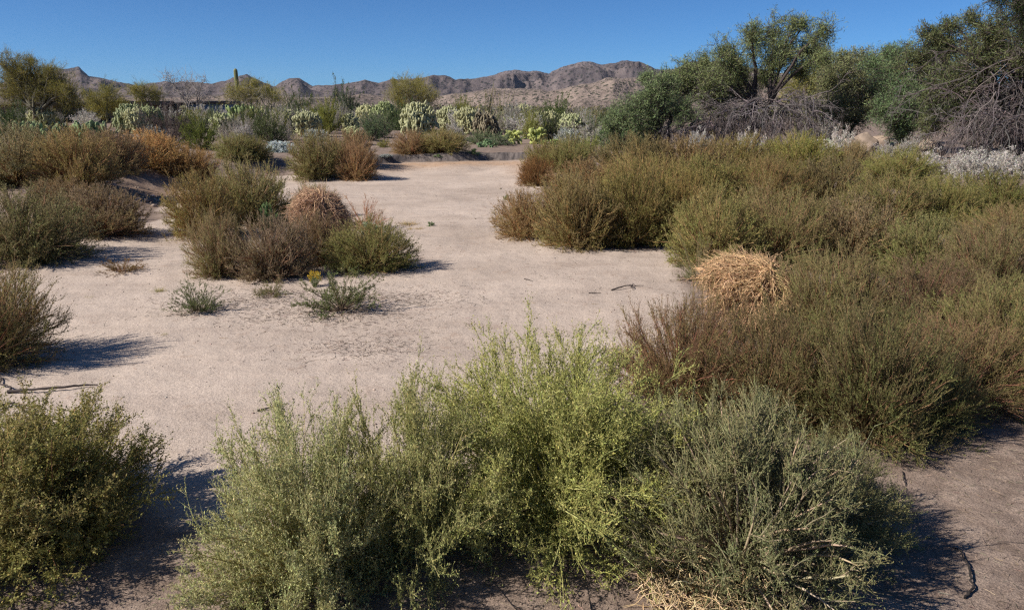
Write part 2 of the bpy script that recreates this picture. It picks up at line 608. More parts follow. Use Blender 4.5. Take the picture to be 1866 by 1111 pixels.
def tumbleweed(seed, n1=230, n2=9, n3=5, n4=5, n5=0, leaf=0.024, green=(.10, .115, .045), tip=(.15, .095, .06), stemc=(.23, .14, .08), tipk=0.5, lump=0.13, wisp=0.12, tw=.5, lw=.38, sub=1.0, lean=(0, 0, 0), thick=0.75, lo=-0.05, spread=.5, pct=(98.5, 95)):
    """a rounded bush: main stems from one root, branches, twigs and small scale leaves"""
    g = np.random.default_rng(seed)
    d = hemi(g, n1, lo)
    L = dome_len(d, lumps(d, seed, lump)) * (0.82 + wisp * g.random(n1))
    st, fo = MB(), MB()
    p0 = np.concatenate([g.normal(size=(n1, 2)) * 0.05, np.zeros((n1, 1))], 1)
    d0 = nrm(d + A([0, 0, .12]) + A(lean) * .6)
    P1 = strands(g, p0, d0, L, 7, 0.10, 0.03)
    P1 += A(lean) * (P1[..., 2:3] ** 2) * .5
    K = P1.shape[1]
    tt = np.linspace(0, 1, K)
    tubes(st, P1, np.broadcast_to((0.013 * (1 - tt) + 0.004) * thick, (n1, K)), 4, mixc(g, stemc, A(stemc) * 1.35, g.random(n1)))
    # branches
    N2 = n1 * n2
    i = np.repeat(np.arange(n1), n2)
    t = 0.22 + 0.78 * g.random(N2) ** 0.8
    p, dv = along(P1, i, t)
    side = nrm(g.normal(size=(N2, 3)))
    d2 = nrm(dv * 0.9 + side * spread + A([0, 0, .22]))
    L2 = (0.16 + 0.22 * g.random(N2)) * (1.25 - 0.65 * t) * sub
    P2 = strands(g, p, d2, L2, 4, 0.16, -0.03)
    tubes(st, P2, np.broadcast_to(A([.0048, .0040, .0030, .0015]) * thick, (N2, 4)), 3, mixc(g, stemc, A(green) * 1.2, 0.25 + 0.5 * g.random(N2)))
    # twigs
    N3 = N2 * n3
    i3 = np.repeat(np.arange(N2), n3)
    t3 = 0.1 + 0.9 * g.random(N3)
    p3, dv3 = along(P2, i3, t3)
    d3 = nrm(dv3 + nrm(g.normal(size=(N3, 3))) * tw + A([0, 0, .2]))
    L3 = 0.05 + 0.09 * g.random(N3)
    patch = g.random(n1)[i][i3]                    # some stems have dried further than others
    hz = np.clip(p3[:, 2], 0, 1)
    k3 = np.clip(tipk * 0.8 + (patch - 0.5) * 0.9 + (hz - 0.5) * 0.5 * (tipk > 0) + g.normal(size=N3) * 0.15, 0, 1)
    cones(st if n4 else fo, p3, d3, L3, 0.0028 * thick, mixc(g, green, tip, np.clip(k3 + .15, 0, 1)))
    if n4:
        N4 = N3 * n4
        i4 = np.repeat(np.arange(N3), n4)
        t4 = g.random(N4)
        p4 = p3[i4] + d3[i4] * (L3[i4] * t4)[:, None]
        d4 = nrm(d3[i4] * (1.1 if tw < .7 else .7) + nrm(g.normal(size=(N4, 3))))
        leaves(fo, g, p4, d4, leaf * (0.6 + 0.8 * g.random(N4)), lw, mixc(g, green, tip, np.clip(k3[i4] + g.normal(size=N4) * .12, 0, 1), .25))
    if n5:
        N5 = N2 * n5
        i5 = np.repeat(np.arange(N2), n5)
        p5, dv5 = along(P2, i5, g.random(N5))
        leaves(fo, g, p5, nrm(dv5 * .9 + nrm(g.normal(size=(N5, 3))) * .8), leaf * (0.6 + 0.8 * g.random(N5)), 0.5, mixc(g, green, tip, np.clip(tipk + g.normal(size=N5) * .2, 0, 1), .25))
    fv = np.concatenate(fo.V)
    zt, rt = np.percentile(fv[:, 2], pct[0]), np.percentile(np.hypot(fv[:, 0], fv[:, 1]), pct[1])
    for arr in st.V + fo.V:
        arr *= A([1 / rt, 1 / rt, 1 / zt])
    return [('stem', st.mesh('bush_stem', M_STEM)), ('foliage', fo.mesh('bush_foliage', M_LEAF))]


OLIVE, BROWN, PURPLE = (.195, .19, .07), (.25, .188, .095), (.235, .17, .105)
PROTO = {}
for k in range(3):
    PROTO['olive%d' % k] = tumbleweed(20 + k, green=OLIVE, tip=BROWN, tipk=0.38, lump=.10 + .05 * k)
    PROTO['brown%d' % k] = tumbleweed(40 + k, green=(.21, .18, .075), tip=PURPLE, tipk=0.85, stemc=(.26, .15, .085), lump=.10 + .05 * k)
for k in range(2):
    PROTO['orange%d' % k] = tumbleweed(60 + k, green=(.26, .19, .075), tip=(.42, .24, .095), tipk=0.75, stemc=(.40, .22, .10), lump=.2)
    PROTO['thicket%d' % k] = tumbleweed(70 + k, n1=260, n2=11, n3=5, n4=5, leaf=.017, green=(.185, .19, .07), tip=(.22, .155, .09), tipk=0.55, stemc=(.24, .13, .085), lump=.2, thick=.6)
PROTO['dark_thicket'] = tumbleweed(75, n1=240, n2=11, n3=5, n4=5, leaf=.016, green=(.175, .17, .065), tip=(.19, .115, .078), tipk=0.7, stemc=(.2, .09, .07), lump=.2, wisp=.2, thick=.6, tw=.6)
PROTO['open'] = tumbleweed(81, n1=46, n2=9, n3=6, n4=4, leaf=.026, green=(.19, .20, .085), tip=(.22, .17, .10), tipk=0.25, stemc=(.22, .16, .10), lump=.3, wisp=.5)


FEET = []


def bush(px0, px1, top, base, proto, label, rot=0.0, tint=(1, 1, 1), name='tumbleweed', cat='bush', group='tumbleweed bushes', sink=0.02, front=0.85, deep=1.12):
    """stands a bush so that it spans columns px0-px1, its foot shows at row base and its crown at row top"""
    g0 = at((px0 + px1) / 2, base)
    for _ in range(3):
        p = g0 if _ == 0 else p
        R = (px1 - px0) / 2 * depth(p) / F
        p = A([g0[0], g0[1], 0]) + A([g0[0], g0[1], 0]) / np.hypot(g0[0], g0[1]) * R * front * deep
        p[2] = gz(p[0], p[1])
    # the foot moves back along the line of sight, so the column is kept
    H = max(top_height(p, top), 0.04)
    FEET.append((p[0], p[1], R, R * deep))
    return thing(name, label, cat, group, (p[0], p[1], p[2] - sink), (R, R * deep, H * 1.02), rot if deep < 1.2 else 0, PROTO[proto] if isinstance(proto, str) else proto, tint)


G_L, G_M, G_R, G_B = 'tumbleweeds on the left bank', 'tumbleweeds in the clump standing in the sand', 'tumbleweeds in the thicket along the right bank', 'tumbleweeds along the far bank'
B = [
 # left bank
 (-70, 150, 236, 345, 'brown0', 'wide brown tumbleweed on the left bank at the far left edge', 0.3, (1, 1.05, .9), G_L),
 (70, 215, 240, 350, 'olive1', 'olive brown tumbleweed on the left bank, next to the orange ones', 1.3, (1.1, .95, .85), G_L),
 (150, 262, 240, 318, 'brown1', 'dull brown tumbleweed behind the gap in the left bank', 2.3, (1.1, 1, .9), G_L),
 (212, 335, 243, 316, 'orange0', 'orange dry tumbleweed on the left bank above the bare earth', 0.7, (1, 1, 1), G_L),
 (292, 400, 268, 336, 'orange1', 'orange tumbleweed turning green, at the right end of the left bank', 4.1, (.8, .85, .8), G_L),
 (60, 180, 328, 395, 'brown2', 'brown tumbleweed sandwiched between the left bank and the dark bush below', 3.3, (1.1, 1.0, .9), G_L),
 (-60, 165, 352, 492, 'olive2', 'large dark olive tumbleweed with a long shadow at the left edge', 1.1, (.85, .85, .85), G_L),
 (115, 262, 345, 440, 'brown1', 'brown tumbleweed by the bare earth at the foot of the left bank', 5.0, (.95, .92, .9), G_L),
 (-150, 96, 485, 695, 'thicket1', 'tumbleweed cut by the left frame edge, its shadow on bare sand', 2.0, (1.0, .95, .85), G_L),
 # clump in the middle of the sand
 (385, 530, 300, 420, 'olive0', 'tall olive tumbleweed at the back of the sandy clump', 1.7, (1.1, 1.05, .95), G_M),
 (310, 440, 322, 440, 'olive1', 'yellowish tumbleweed at the left end of the sandy clump', 2.9, (1.25, 1.08, .9), G_M),
 (345, 450, 392, 512, 'thicket0', 'rounded tumbleweed at the front left corner of the sandy clump', 0.2, (1.15, 1.05, 1), G_M),
 (424, 568, 400, 518, 'brown0', 'reddish brown tumbleweed at the front of the sandy clump', 4.4, (1, .93, .95), G_M),
 (535, 640, 395, 490, 'brown2', 'brown tumbleweed directly below the straw coloured dead one', 3.0, (.95, .9, .8), G_M),
 (600, 752, 405, 505, 'olive2', 'green olive tumbleweed at the right end of the sandy clump', 5.4, (1.05, 1.1, .9), G_M),
 (538, 612, 337, 400, 'olive0', 'grey green tumbleweed behind the straw coloured dead one', 0.9, (1.1, 1.15, 1.25), G_M),
 # along the far bank
 (390, 470, 246, 297, 'olive1', 'green rounded tumbleweed left of the silvery brittlebush', 0.4, (1.05, 1.1, .9), G_B),
 (425, 493, 250, 298, 'olive0', 'tumbleweed touching the silvery brittlebush on the far bank', 2.4, (1, 1.05, .85), G_B),
 (530, 630, 244, 332, 'olive2', 'tall round olive tumbleweed standing at the far end of the sand', 3.3, (1.0, .95, .8), G_B),
 (614, 686, 264, 331, 'brown1', 'small round brown tumbleweed leaning on the tall olive one', 1.2, (1.05, .95, .8), G_B),
 (598, 684, 241, 310, 'brown2', 'brown tumbleweed behind the round pair at the end of the sand', 0.1, (1.0, .92, .85), G_B),
 (713, 790, 240, 287, 'brown0', 'brown left half of the low pair above the cut bank', 0.1, (1.05, .95, .85), G_B),
 (762, 852, 237, 287, 'olive1', 'green right half of the low pair above the cut bank', 4.0, (1, .98, .8), G_B),
 (958, 1040, 258, 318, 'olive0', 'olive tumbleweed behind the small rusty one', 2.0, (1, .97, .8), G_B),
 (1000, 1078, 252, 322, 'olive2', 'green tumbleweed right of the small rusty one', 1.0, (1, 1.02, .8), G_B),
 (945, 1012, 289, 341, 'orange1', 'small rusty brown tumbleweed alone at the sand\'s far right corner', 2.2, (.62, .52, .5), G_B),
 # right bank, from the sand inwards
 (900, 1010, 352, 440, 'brown1', 'reddish tumbleweed at the pointed left tip of the right thicket', 0.6, (1.15, 1.0, .9), G_R),
 (975, 1110, 322, 461, 'brown2', 'brown tumbleweed second from the tip of the right thicket', 3.6, (1.05, 1.05, .85), G_R),
 (1075, 1215, 312, 458, 'olive2', 'olive tumbleweed in the middle of the sandy edge of the thicket', 2.6, (1.0, .95, .8), G_R),
 (1175, 1300, 320, 450, 'olive1', 'golden olive tumbleweed where the thicket meets the sand bay', 0.0, (1.15, 1.0, .8), G_R),
 (1010, 1120, 296, 385, 'brown0', 'rusty tumbleweed behind the pointed tip of the thicket', 4.6, (1.1, .98, .85), G_R),
 (1085, 1205, 250, 345, 'brown2', 'brown tumbleweed at the back left corner of the thicket', 5.6, (1.0, .98, .8), G_R),
 (1180, 1312, 256, 345, 'brown1', 'brown tumbleweed on the back edge below the green tree', 1.6, (1.05, 1.0, .85), G_R),
 (1285, 1405, 251, 330, 'olive0', 'olive tumbleweed on the back edge below the dead drooping branches', 2.8, (1.1, 1.0, .85), G_R),
 (1395, 1512, 248, 325, 'olive2', 'bright green tumbleweed on the back edge near the pale brittlebush', 3.9, (1.05, 1.1, .75), G_R),
 (1110, 1240, 285, 400, 'thicket1', 'brown topped tumbleweed in the second row of the thicket', 0.8, (1.1, 1.02, .85), G_R),
 (1215, 1345, 290, 400, 'olive1', 'olive tumbleweed in the thicket above the golden one', 1.9, (.95, .95, .8), G_R),
 (1325, 1460, 288, 398, 'thicket0', 'dull olive tumbleweed in the centre of the thicket', 4.9, (1.1, 1.0, .85), G_R),
 (1445, 1570, 290, 395, 'brown0', 'brown tumbleweed in the thicket just left of the bare brown patch', 2.1, (1.0, 1.0, .85), G_R),
 (1508, 1592, 262, 322, 'brown1', 'small brown tumbleweed in front of the boulders', 3.1, (1.0, 1.0, .85), G_R),
 (1578, 1682, 274, 346, 'olive0', 'round green tumbleweed standing alone left of the white brittlebush', 4.1, (.95, 1.0, .75), G_R),
 (1540, 1680, 322, 430, 'olive2', 'grey olive tumbleweed below the round lone one', 5.1, (1.05, 1.0, .95), G_R),
 (1655, 1765, 326, 430, 'olive1', 'tumbleweed below the left end of the white brittlebush', 0.5, (.95, 1.0, .8), G_R),
 (1745, 1890, 318, 410, 'olive0', 'dark green tumbleweed below the white brittlebush at the right edge', 1.5, (.78, .85, .65), G_R),
 (1775, 1930, 372, 470, 'thicket0', 'brown olive tumbleweed cut by the right edge, below the dark green one', 3.7, (.95, .9, .8), G_R),
 (1232, 1365, 355, 500, 'olive2', 'olive tumbleweed behind the big straw coloured dead one', 4.3, (1.0, 1.0, .85), G_R),
 (1335, 1490, 350, 495, 'thicket1', 'purple tinged tumbleweed right behind the big dead one', 0.9, (1.05, .98, .9), G_R),
 (1465, 1625, 365, 500, 'brown2', 'purplish brown tumbleweed in the middle of the right thicket', 2.9, (.95, .95, .85), G_R),
 (1595, 1745, 400, 525, 'olive1', 'green flecked tumbleweed in the right half of the thicket', 5.9, (1.0, 1.02, .85), G_R),
 (1715, 1890, 412, 560, 'thicket0', 'reddish topped tumbleweed at the right edge halfway down', 2.5, (.95, .88, .82), G_R),
 (1228, 1310, 430, 520, 'open', 'thin grey tumbleweed spilling onto the sand bay', 0.4, (.95, .85, .85), G_R),
 (1236, 1330, 490, 640, 'open', 'sparse upright tumbleweed on the sand edge left of the dead one', 1.4, (.95, .85, .75), G_R),
 (1410, 1600, 462, 650, 'thicket1', 'dense dark tumbleweed right of the big dead one', 3.5, (.95, .92, .85), G_R),
 (1565, 1765, 478, 665, 'dark_thicket', 'dark purple green tumbleweed two bushes right of the dead one', 4.5, (1.0, .98, .9), G_R),
 (1720, 1930, 520, 715, 'thicket0', 'dark tumbleweed at the right edge above the bare ground', 1.1, (.9, .92, .8), G_R),
 (1125, 1345, 565, 790, 'dark_thicket', 'dark red stemmed tumbleweed rising behind the bright green bush', 0.3, (1.05, .92, .85), G_R),
 (1285, 1500, 570, 815, 'thicket0', 'dark tumbleweed directly below the big dead one', 5.2, (.9, .88, .8), G_R),
 (1450, 1690, 560, 850, 'thicket1', 'big dark tumbleweed behind the blue grey bush in front', 2.2, (.85, .88, .75), G_R),
 (1575, 1745, 650, 812, 'thicket1', 'dark sprawling tumbleweed at the corner of the bare ground behind the blue grey bush', 4.0, (.9, .95, .8), G_R),
 (1770, 1960, 600, 738, 'thicket0', 'dark tumbleweed at the right edge with its foot on the bare ground', 5.0, (.9, .95, .8), G_R),
 (1615, 1880, 580, 775, 'dark_thicket', 'dark tumbleweed with trailing twigs over the bare ground', 3.0, (.95, 1.0, .8), G_R),
]
gv = np.random.default_rng(5)
for (a, b, t, h, pr, lab, rot, tint, grp) in B:
    tint = tuple(A(tint) * (A([1.03, 1.06, 1.03]) if grp == G_R else A([1.18, 1.2, 1.26])) * math.exp(gv.normal() * .07) * A([math.exp(gv.normal() * .03), 1, math.exp(gv.normal() * .04)]))
    if grp == G_R and b - a > 95:
        q = (b - a) * .07
        bush(a - q * (a > 1000), b + q, t, h, pr, lab, rot, tint, group=grp, deep=1.19)
    else:
        bush(a, b, t, h, pr, lab, rot, tint, group=grp)

# ------------------------------------------------------------------ the green bushes in front
FRONT = dict(tw=.8, lw=.5, pct=(99.6, 98), n1=160, n2=12, n3=9, n4=6, n5=16, wisp=.3, lump=.15, thick=.5, spread=.62, sub=1.15)
PALE, MIDG = (.40, .405, .175), (.42, .385, .19)
f1 = tumbleweed(101, leaf=.020, green=(.28, .265, .08), tip=(.31, .25, .10), tipk=.3, stemc=(.30, .17, .08), **{**FRONT, 'n1': 220, 'wisp': .2})
f2 = tumbleweed(102, leaf=.017, green=PALE, tip=MIDG, tipk=.3, stemc=(.34, .28, .13), **{**FRONT, 'n1': 170})
f3 = tumbleweed(103, leaf=.014, green=(.32, .325, .095), tip=(.37, .345, .125), tipk=.3, stemc=(.36, .36, .14), lean=(.26, .0, 0), **{**FRONT, 'n1': 210})
f4 = tumbleweed(104, leaf=.013, green=(.18, .19, .088), tip=(.235, .215, .10), tipk=.45, stemc=(.36, .27, .19), **{**FRONT, 'n1': 190, 'wisp': .12, 'thick': 1.0, 'lump': .06, 'pct': (98, 97)})
GF = 'green bushes at the front'
bush(-150, 302, 748, 1075, f1, 'green bush with a dark shadow at the lower left corner', .5, name='green_bush', group=GF, front=.75, deep=1.25)
bush(385, 760, 765, 1190, f2, 'pale green see-through bush at the bottom, left of the middle', 1.5, name='green_bush', group=GF, front=.8, deep=1.45)
bush(745, 1255, 632, 1070, f3, 'bright green bush with long sloping stems at the bottom middle', 0, name='green_bush', group=GF, front=.8, deep=1.5)
f3b = tumbleweed(105, leaf=.016, green=(.33, .335, .125), tip=(.36, .325, .135), tipk=.3, stemc=(.34, .30, .13), **{**FRONT, 'n1': 110})
bush(600, 960, 695, 1100, f3b, 'thin airy green bush between the pale and the bright green ones', 2.2, name='green_bush', group=GF, front=.7, deep=1.5)
f4b = tumbleweed(106, leaf=.014, green=(.20, .21, .085), tip=(.25, .225, .10), tipk=.4, stemc=(.33, .26, .16), **{**FRONT, 'n1': 130, 'wisp': .2})
bush(1330, 1630, 800, 1050, f4b, 'greener bush merging with the right side of the blue grey one', 2.4, name='green_bush', group=GF, front=.8, deep=1.2)
bush(1115, 1545, 758, 1150, f4, 'blue grey green bush with bare tan stems at the bottom right', 0.4, name='green_bush', group=GF, front=.75, deep=1.35)


def straw_tangle(seed):
    """dry straw caught round the foot of a bush"""
    g = np.random.default_rng(seed)
    mb = MB()
    n = 900
    p = np.stack([(g.random(n) * 2 - 1), (g.random(n) * 2 - 1) * .6, g.random(n) ** 2 * .5], 1)
    P = strands(g, p, g.normal(size=(n, 3)) * A([1, 1, .6]), .25 + .4 * g.random(n), 6, .35, .03)
    P[..., 2] = np.abs(P[..., 2])
    tubes(mb, P, np.broadcast_to(.008 * A([1, 1, .9, .8, .6, .3]), (n, 6)), 3, mixc(g, (.50, .36, .19), (.62, .48, .29), g.random(n)))
    return [('straw', mb.mesh('straw', M_STEM))]


bush(1170, 1440, 1000, 1135, straw_tangle(3), 'tan straw tangle caught under the blue grey bush', 0, name='straw_tangle', cat='dry straw', group='straw tangles', front=.3)

# ------------------------------------------------------------------ dead tumbleweeds, overturned: branches arch down from the root
def dead_tumbleweed(seed, c, rx=.32):
    g = np.random.default_rng(seed)
    st, br = MB(), MB()
    root = nrm(A([rx, -.3, .9]))
    n, K = 560, 12
    a = g.random(n) * 2 * math.pi
    e1 = nrm(np.cross(root, A([0, 0, 1.0])))
    e2 = np.cross(root, e1)
    d = e1 * np.cos(a)[:, None] + e2 * np.sin(a)[:, None]
    P = np.empty((n, K, 3))
    st0 = g.random(n) ** 1.5 * .9 * (np.arange(n) > 90)
    p = nrm(root + d * st0[:, None])
    sh = (.55 + .45 * g.random(n) ** .5)
    L = .5 + .9 * g.random(n)
    for k in range(K):                      # every branch bends over the dome, away from the root
        P[:, k] = p * sh[:, None] + g.normal(size=(n, 3)) * .006
        away = nrm(p - root * (p @ root)[:, None] + 1e-6)
        d = nrm(d * 1.0 + away * .25 + g.normal(size=(n, 3)) * .20)
        p = nrm(p + d * (L / K)[:, None])
        sh = np.clip(sh + g.normal(size=n) * .03, .4, 1.06)
    P[..., 2] = np.maximum(P[..., 2], -.05) * .97
    k = np.linspace(0, 1, K)
    tubes(br, P, np.broadcast_to(.007 * (1 - k) + .003, (n, K)), 4, mixc(g, c, A(c) * 1.3, g.random(n)))
    N = n * 14
    i = np.repeat(np.arange(n), 14)
    p, dv = along(P, i, .05 + .95 * g.random(N))
    Q = strands(g, p, dv + nrm(g.normal(size=(N, 3))) * .55 - p * .1, .10 + .25 * g.random(N), 5, .16, .03)
    tubes(br, Q, np.broadcast_to(A([.0055, .005, .004, .003, .002]), (N, 5)), 3, mixc(g, A(c) * .8, A(c) * 1.2, g.random(N)))
    N2 = N * 3
    i = np.repeat(np.arange(N), 3)
    p, dv = along(Q, i, g.random(N2))
    cones(br, p, dv + nrm(g.normal(size=(N2, 3))) * .9, .05 + .09 * g.random(N2), .003, mixc(g, A(c) * .6, A(c), g.random(N2)))
    R = strands(g, root[None] * .95, A([[.05, -.05, 1.0]]), .14, 4, .05)
    tubes(st, R, A([[.035, .03, .026, .02]]), 7, A(c) * .8)
    return [('root', st.mesh('root', M_BARK)), ('branches', br.mesh('branches', M_STEM))]


bush(1232, 1462, 480, 618, dead_tumbleweed(201, (.52, .345, .19)), 'straw coloured dead tumbleweed lying root up on the thicket', 0, name='dead_tumbleweed', group='dead tumbleweeds', sink=-.04)
bush(520, 642, 352, 450, dead_tumbleweed(202, (.46, .30, .19), .25), 'tan dead tumbleweed lodged in the clump in the middle of the sand', 0.1, name='dead_tumbleweed', group='dead tumbleweeds', sink=-.03)

# ------------------------------------------------------------------ small plants on the sand
bush(628, 706, 359, 425, 'open', 'pinkish dry bush at the back of the clump, right of the dead one', 0.8, (1.75, 1.0, 1.0), group='dry bushes', name='dry_bush')
small = tumbleweed(301, n1=60, n2=7, n3=5, n4=4, leaf=.05, green=(.15, .18, .07), tip=(.18, .17, .08), tipk=.3, stemc=(.14, .10, .07), wisp=.7, lump=.3)
bush(312, 408, 512, 578, small, 'low dark green bush lying near the twig litter, left one of two', .2, (.9, .95, .9), 'low_bush', 'bush', 'low bushes on the open sand')
bush(552, 690, 492, 585, small, 'upright grey green bush on the open sand in front of the clump', 2.2, (1, 1, .95), 'low_bush', 'bush', 'low bushes on the open sand')
bush(462, 524, 512, 545, small, 'flat grey bush at the foot of the reddish brown tumbleweed', 4.2, (1.25, 1.05, 1.0), 'low_bush', 'bush', 'low bushes on the open sand')
bush(182, 265, 470, 502, small, 'dry brown sprawling bush on the sand near the left shadow', 1.2, (1.3, .75, .7), 'low_bush', 'bush', 'low bushes on the open sand')
leafy = tumbleweed(302, n1=26, n2=5, n3=3, n4=4, leaf=.16, green=(.16, .24, .10), tip=(.20, .27, .12), tipk=.3, stemc=(.2, .22, .1), wisp=.3)
bush(470, 508, 372, 428, leafy, 'leafy green weed growing out of the tall olive tumbleweed', .3, (1, 1.05, 1), 'weed', 'weed', 'leafy weeds')
bush(655, 700, 404, 432, leafy, 'pale blue green weed showing between the clump\'s bushes', 1.3, (2.0, 1.75, 2.6), 'weed', 'weed', 'leafy weeds')
for (a, b, t, h, lab) in [(917, 930, 353, 365, 'tiny green weed alone on the sand near the thicket\'s tip'), (778, 792, 402, 413, 'tiny green weed on the sand right of the grass tufts'),
                          (398, 425, 408, 432, 'small green weed at the back left of the sandy clump'), (852, 874, 270, 290, 'small leafy weed on the far bank beside the low pair'),
                          (790, 806, 280, 292, 'tiny pale weed below the low pair on the far bank')]:
    bush(a, b, t, h, leafy, lab, a * .1, (1.1, 1.1, 1.1), 'weed', 'weed', 'leafy weeds')


def flower_plant(seed):
    g = np.random.default_rng(seed)
    st, fl, le = MB(), MB(), MB()
    n = 34
    d = hemi(g, n, .45)
    P = strands(g, g.normal(size=(n, 3)) * A([.06, .06, 0]), d + A([0, 0, .5]), .75 + .3 * g.random(n), 6, .08)
    tubes(st, P, np.full((n, 6), .012), 3, A([.14, .17, .07]))
    N = n * 16
    i = np.repeat(np.arange(n), 16)
    p, dv = along(P, i, .1 + .75 * g.random(N))
    leaves(le, g, p, dv + nrm(g.normal(size=(N, 3))), .13, .22, mixc(g, (.13, .17, .06), (.2, .22, .09), g.random(N)))
    N = n * 22
    i = np.repeat(np.arange(n), 22)
    p = P[i, -1] + g.normal(size=(N, 3)) * A([.07, .07, .035])
    leaves(fl, g, p, nrm(g.normal(size=(N, 3)) + A([0, 0, 1])), .06, .8, mixc(g, (.62, .42, .03), (.5, .36, .06), g.random(N)))
    return [('stem', st.mesh('stem', M_STEM)), ('leaf', le.mesh('leaf', M_LEAF)), ('flower', fl.mesh('flower', M_LEAF))]


bush(554, 594, 492, 528, flower_plant(5), 'small plant with yellow flower heads in front of the clump', 0, (1, 1, 1), 'flowering_plant', 'plant', 'flowering plants')


def grass(seed, c0, c1, n=170):
    g = np.random.default_rng(seed)
    mb = MB()
    d = hemi(g, n, .15)
    P = strands(g, g.normal(size=(n, 3)) * A([.28, .28, 0]), d + A([0, 0, .4]), .5 + .55 * g.random(n), 6, .08, .12)
    k = np.linspace(1, .1, 6)
    tubes(mb, P, np.broadcast_to(.016 * k, (n, 6)), 3, mixc(g, c0, c1, g.random(n)))
    return [('blades', mb.mesh('blades', M_LEAF))]


straw, yellow = grass(1, (.50, .38, .17), (.62, .50, .26)), grass(2, (.38, .36, .10), (.55, .46, .18))
for (a, b, t, h, pr, lab) in [(275, 306, 515, 534, yellow, 'yellow green grass tuft left of the low dark bush'), (343, 362, 498, 510, yellow, 'straw tuft under the front left tumbleweed of the clump'),
                              (150, 176, 533, 545, yellow, 'small green grass tuft out on the left sand'), (724, 766, 396, 413, straw, 'widest straw grass tuft beside the clump'),
                              (739, 756, 408, 419, straw, 'small straw tuft just below the widest one'), (754, 776, 408, 419, straw, 'flat straw tuft right of the widest one'),
                              (292, 308, 598, 612, yellow, 'thin yellow tuft alone on the sand above the fallen stick'), (855, 864, 423, 428, yellow, 'tiny yellow tuft in the middle of the bare sand')]:
    bush(a, b, t, h, pr, lab, a * .3, (1, 1, 1), 'grass_tuft', 'grass tuft', 'grass tufts on the sand')


# ------------------------------------------------------------------ fallen sticks
def stick(pts, r, label, c=(.075, .06, .055), forks=(), lift=0.0):
    g = np.random.default_rng(int(abs(pts[0][0])) + 9)
    w = A([at(*p) for p in pts])
    o = w.mean(0)
    mb = MB()
    for line, rr in [(w, r)] + [(A([at(*p) for p in f]), r * .6) for f in forks]:
        t = np.linspace(0, len(line) - 1, 4 * len(line))
        i = np.minimum(t.astype(int), len(line) - 2)
        P = line[i] + (line[i + 1] - line[i]) * (t - i)[:, None]
        P = P + g.normal(size=P.shape) * rr * .45
        P[:, 2] = [gz(q[0], q[1]) for q in P]
        P[:, 2] += rr * .9 + lift * np.sin(np.linspace(0, math.pi, len(P)))
        tubes(mb, (P - o)[None], (rr * (1 - .6 * np.linspace(0, 1, len(P))) * (1 + .15 * g.normal(size=len(P))))[None], 6, A(c))
    tag(obj('fallen_stick', mb.mesh('stick', M_BARK), None, o), label, 'stick', 'fallen sticks')


stick([(14, 718), (60, 716), (120, 711), (178, 703)], .012, 'long dark stick on the sand at the left edge', forks=[[(25, 718), (20, 710), (2, 706), (4, 690)]], lift=.015)
stick([(-20, 752), (15, 743), (38, 740)], .011, 'short dark stick poking in at the left edge', forks=[[(5, 746), (20, 737)]], lift=.01)
stick([(470, 751), (498, 745), (526, 737)], .006, 'thin curved stick on the sand above the pale green bush', lift=.006)
stick([(1114, 530), (1140, 526), (1172, 522)], .009, 'forked dark stick on the sand in the bay', forks=[[(1150, 525), (1156, 520)], [(1153, 524), (1153, 530)]], lift=.02)
stick([(1072, 535), (1085, 536), (1095, 535)], .006, 'thin twig left of the forked stick', lift=.005)
stick([(1758, 1092), (1772, 1078), (1768, 1055), (1752, 1012), (1738, 1000)], .0055, 'crooked black twig on the bare ground at the lower right', c=(.035, .03, .028), lift=.012)
stick([(1644, 862), (1646, 880), (1650, 890)], .0035, 'short black twig at the right side of the blue grey bush', c=(.035, .03, .028), lift=.01)
stick([(955, 509), (962, 511), (970, 513)], .005, 'tiny dark twig in the middle of the open sand', lift=.004)


# ------------------------------------------------------------------ cacti and shrubs of the far scrub
def cholla(seed, c=(.36, .36, .20), dark=(.12, .09, .055), lev=8, droop=.0):
    g = np.random.default_rng(seed)
    jb, tb = MB(), MB()
    nodes = []
    trunk = []
    for q in range(5):
        d = nrm(A([g.normal() * .8, g.normal() * .8, .9]))
        P = strands(g, A([[g.normal() * .08, g.normal() * .08, 0]]), d[None], .42, 4, .12)
        trunk.append(P[0])
        nodes.append((P[0, -1], d, 0))
    tubes(tb, A(trunk), np.full((5, 4), .055), 7, A(dark))
    joints, cols = [], []
    while nodes:
        p, d, l = nodes.pop()
        for q in range(3 if l < 2 else 2 if g.random() < .62 else 1):
            d2 = nrm(d + g.normal(size=3) * .75 + A([0, 0, .35 - droop * l]))
            L = .115 * (.8 + .5 * g.random())
            e = p + d2 * L
            if (np.hypot(e[0], e[1]) / .95) ** 2 + (max(e[2] - .4, 0) / .62) ** 2 + .25 * g.normal() > 1.0 or e[2] < .02:
                continue
            joints.append(np.stack([p + d2 * L * t for t in (0, .12, .5, .88, 1)]))
            k = min(1, (l + 1.5 * g.random()) / 5)
            cols.append(A(dark) * (1 - k) + A(c) * k * (.8 + .4 * g.random()))
            if l < lev:
                nodes.append((e, d2, l + 1))
    J, Cc = A(joints), A(cols)
    tubes(jb, J, np.broadcast_to(A([.018, .036, .04, .034, .012]), J.shape[:2]), 6, Cc)
    N = len(J) * 14
    i = np.repeat(np.arange(len(J)), 14)
    p, dv = along(J, i, g.random(N))
    cones(jb, p, nrm(g.normal(size=(N, 3))) + dv * .3, .06, .006, np.minimum(Cc[i] * 1.3, .6))
    return [('trunk', tb.mesh('trunk', M_BARK)), ('joints', jb.mesh('joints', M_CACTUS))]


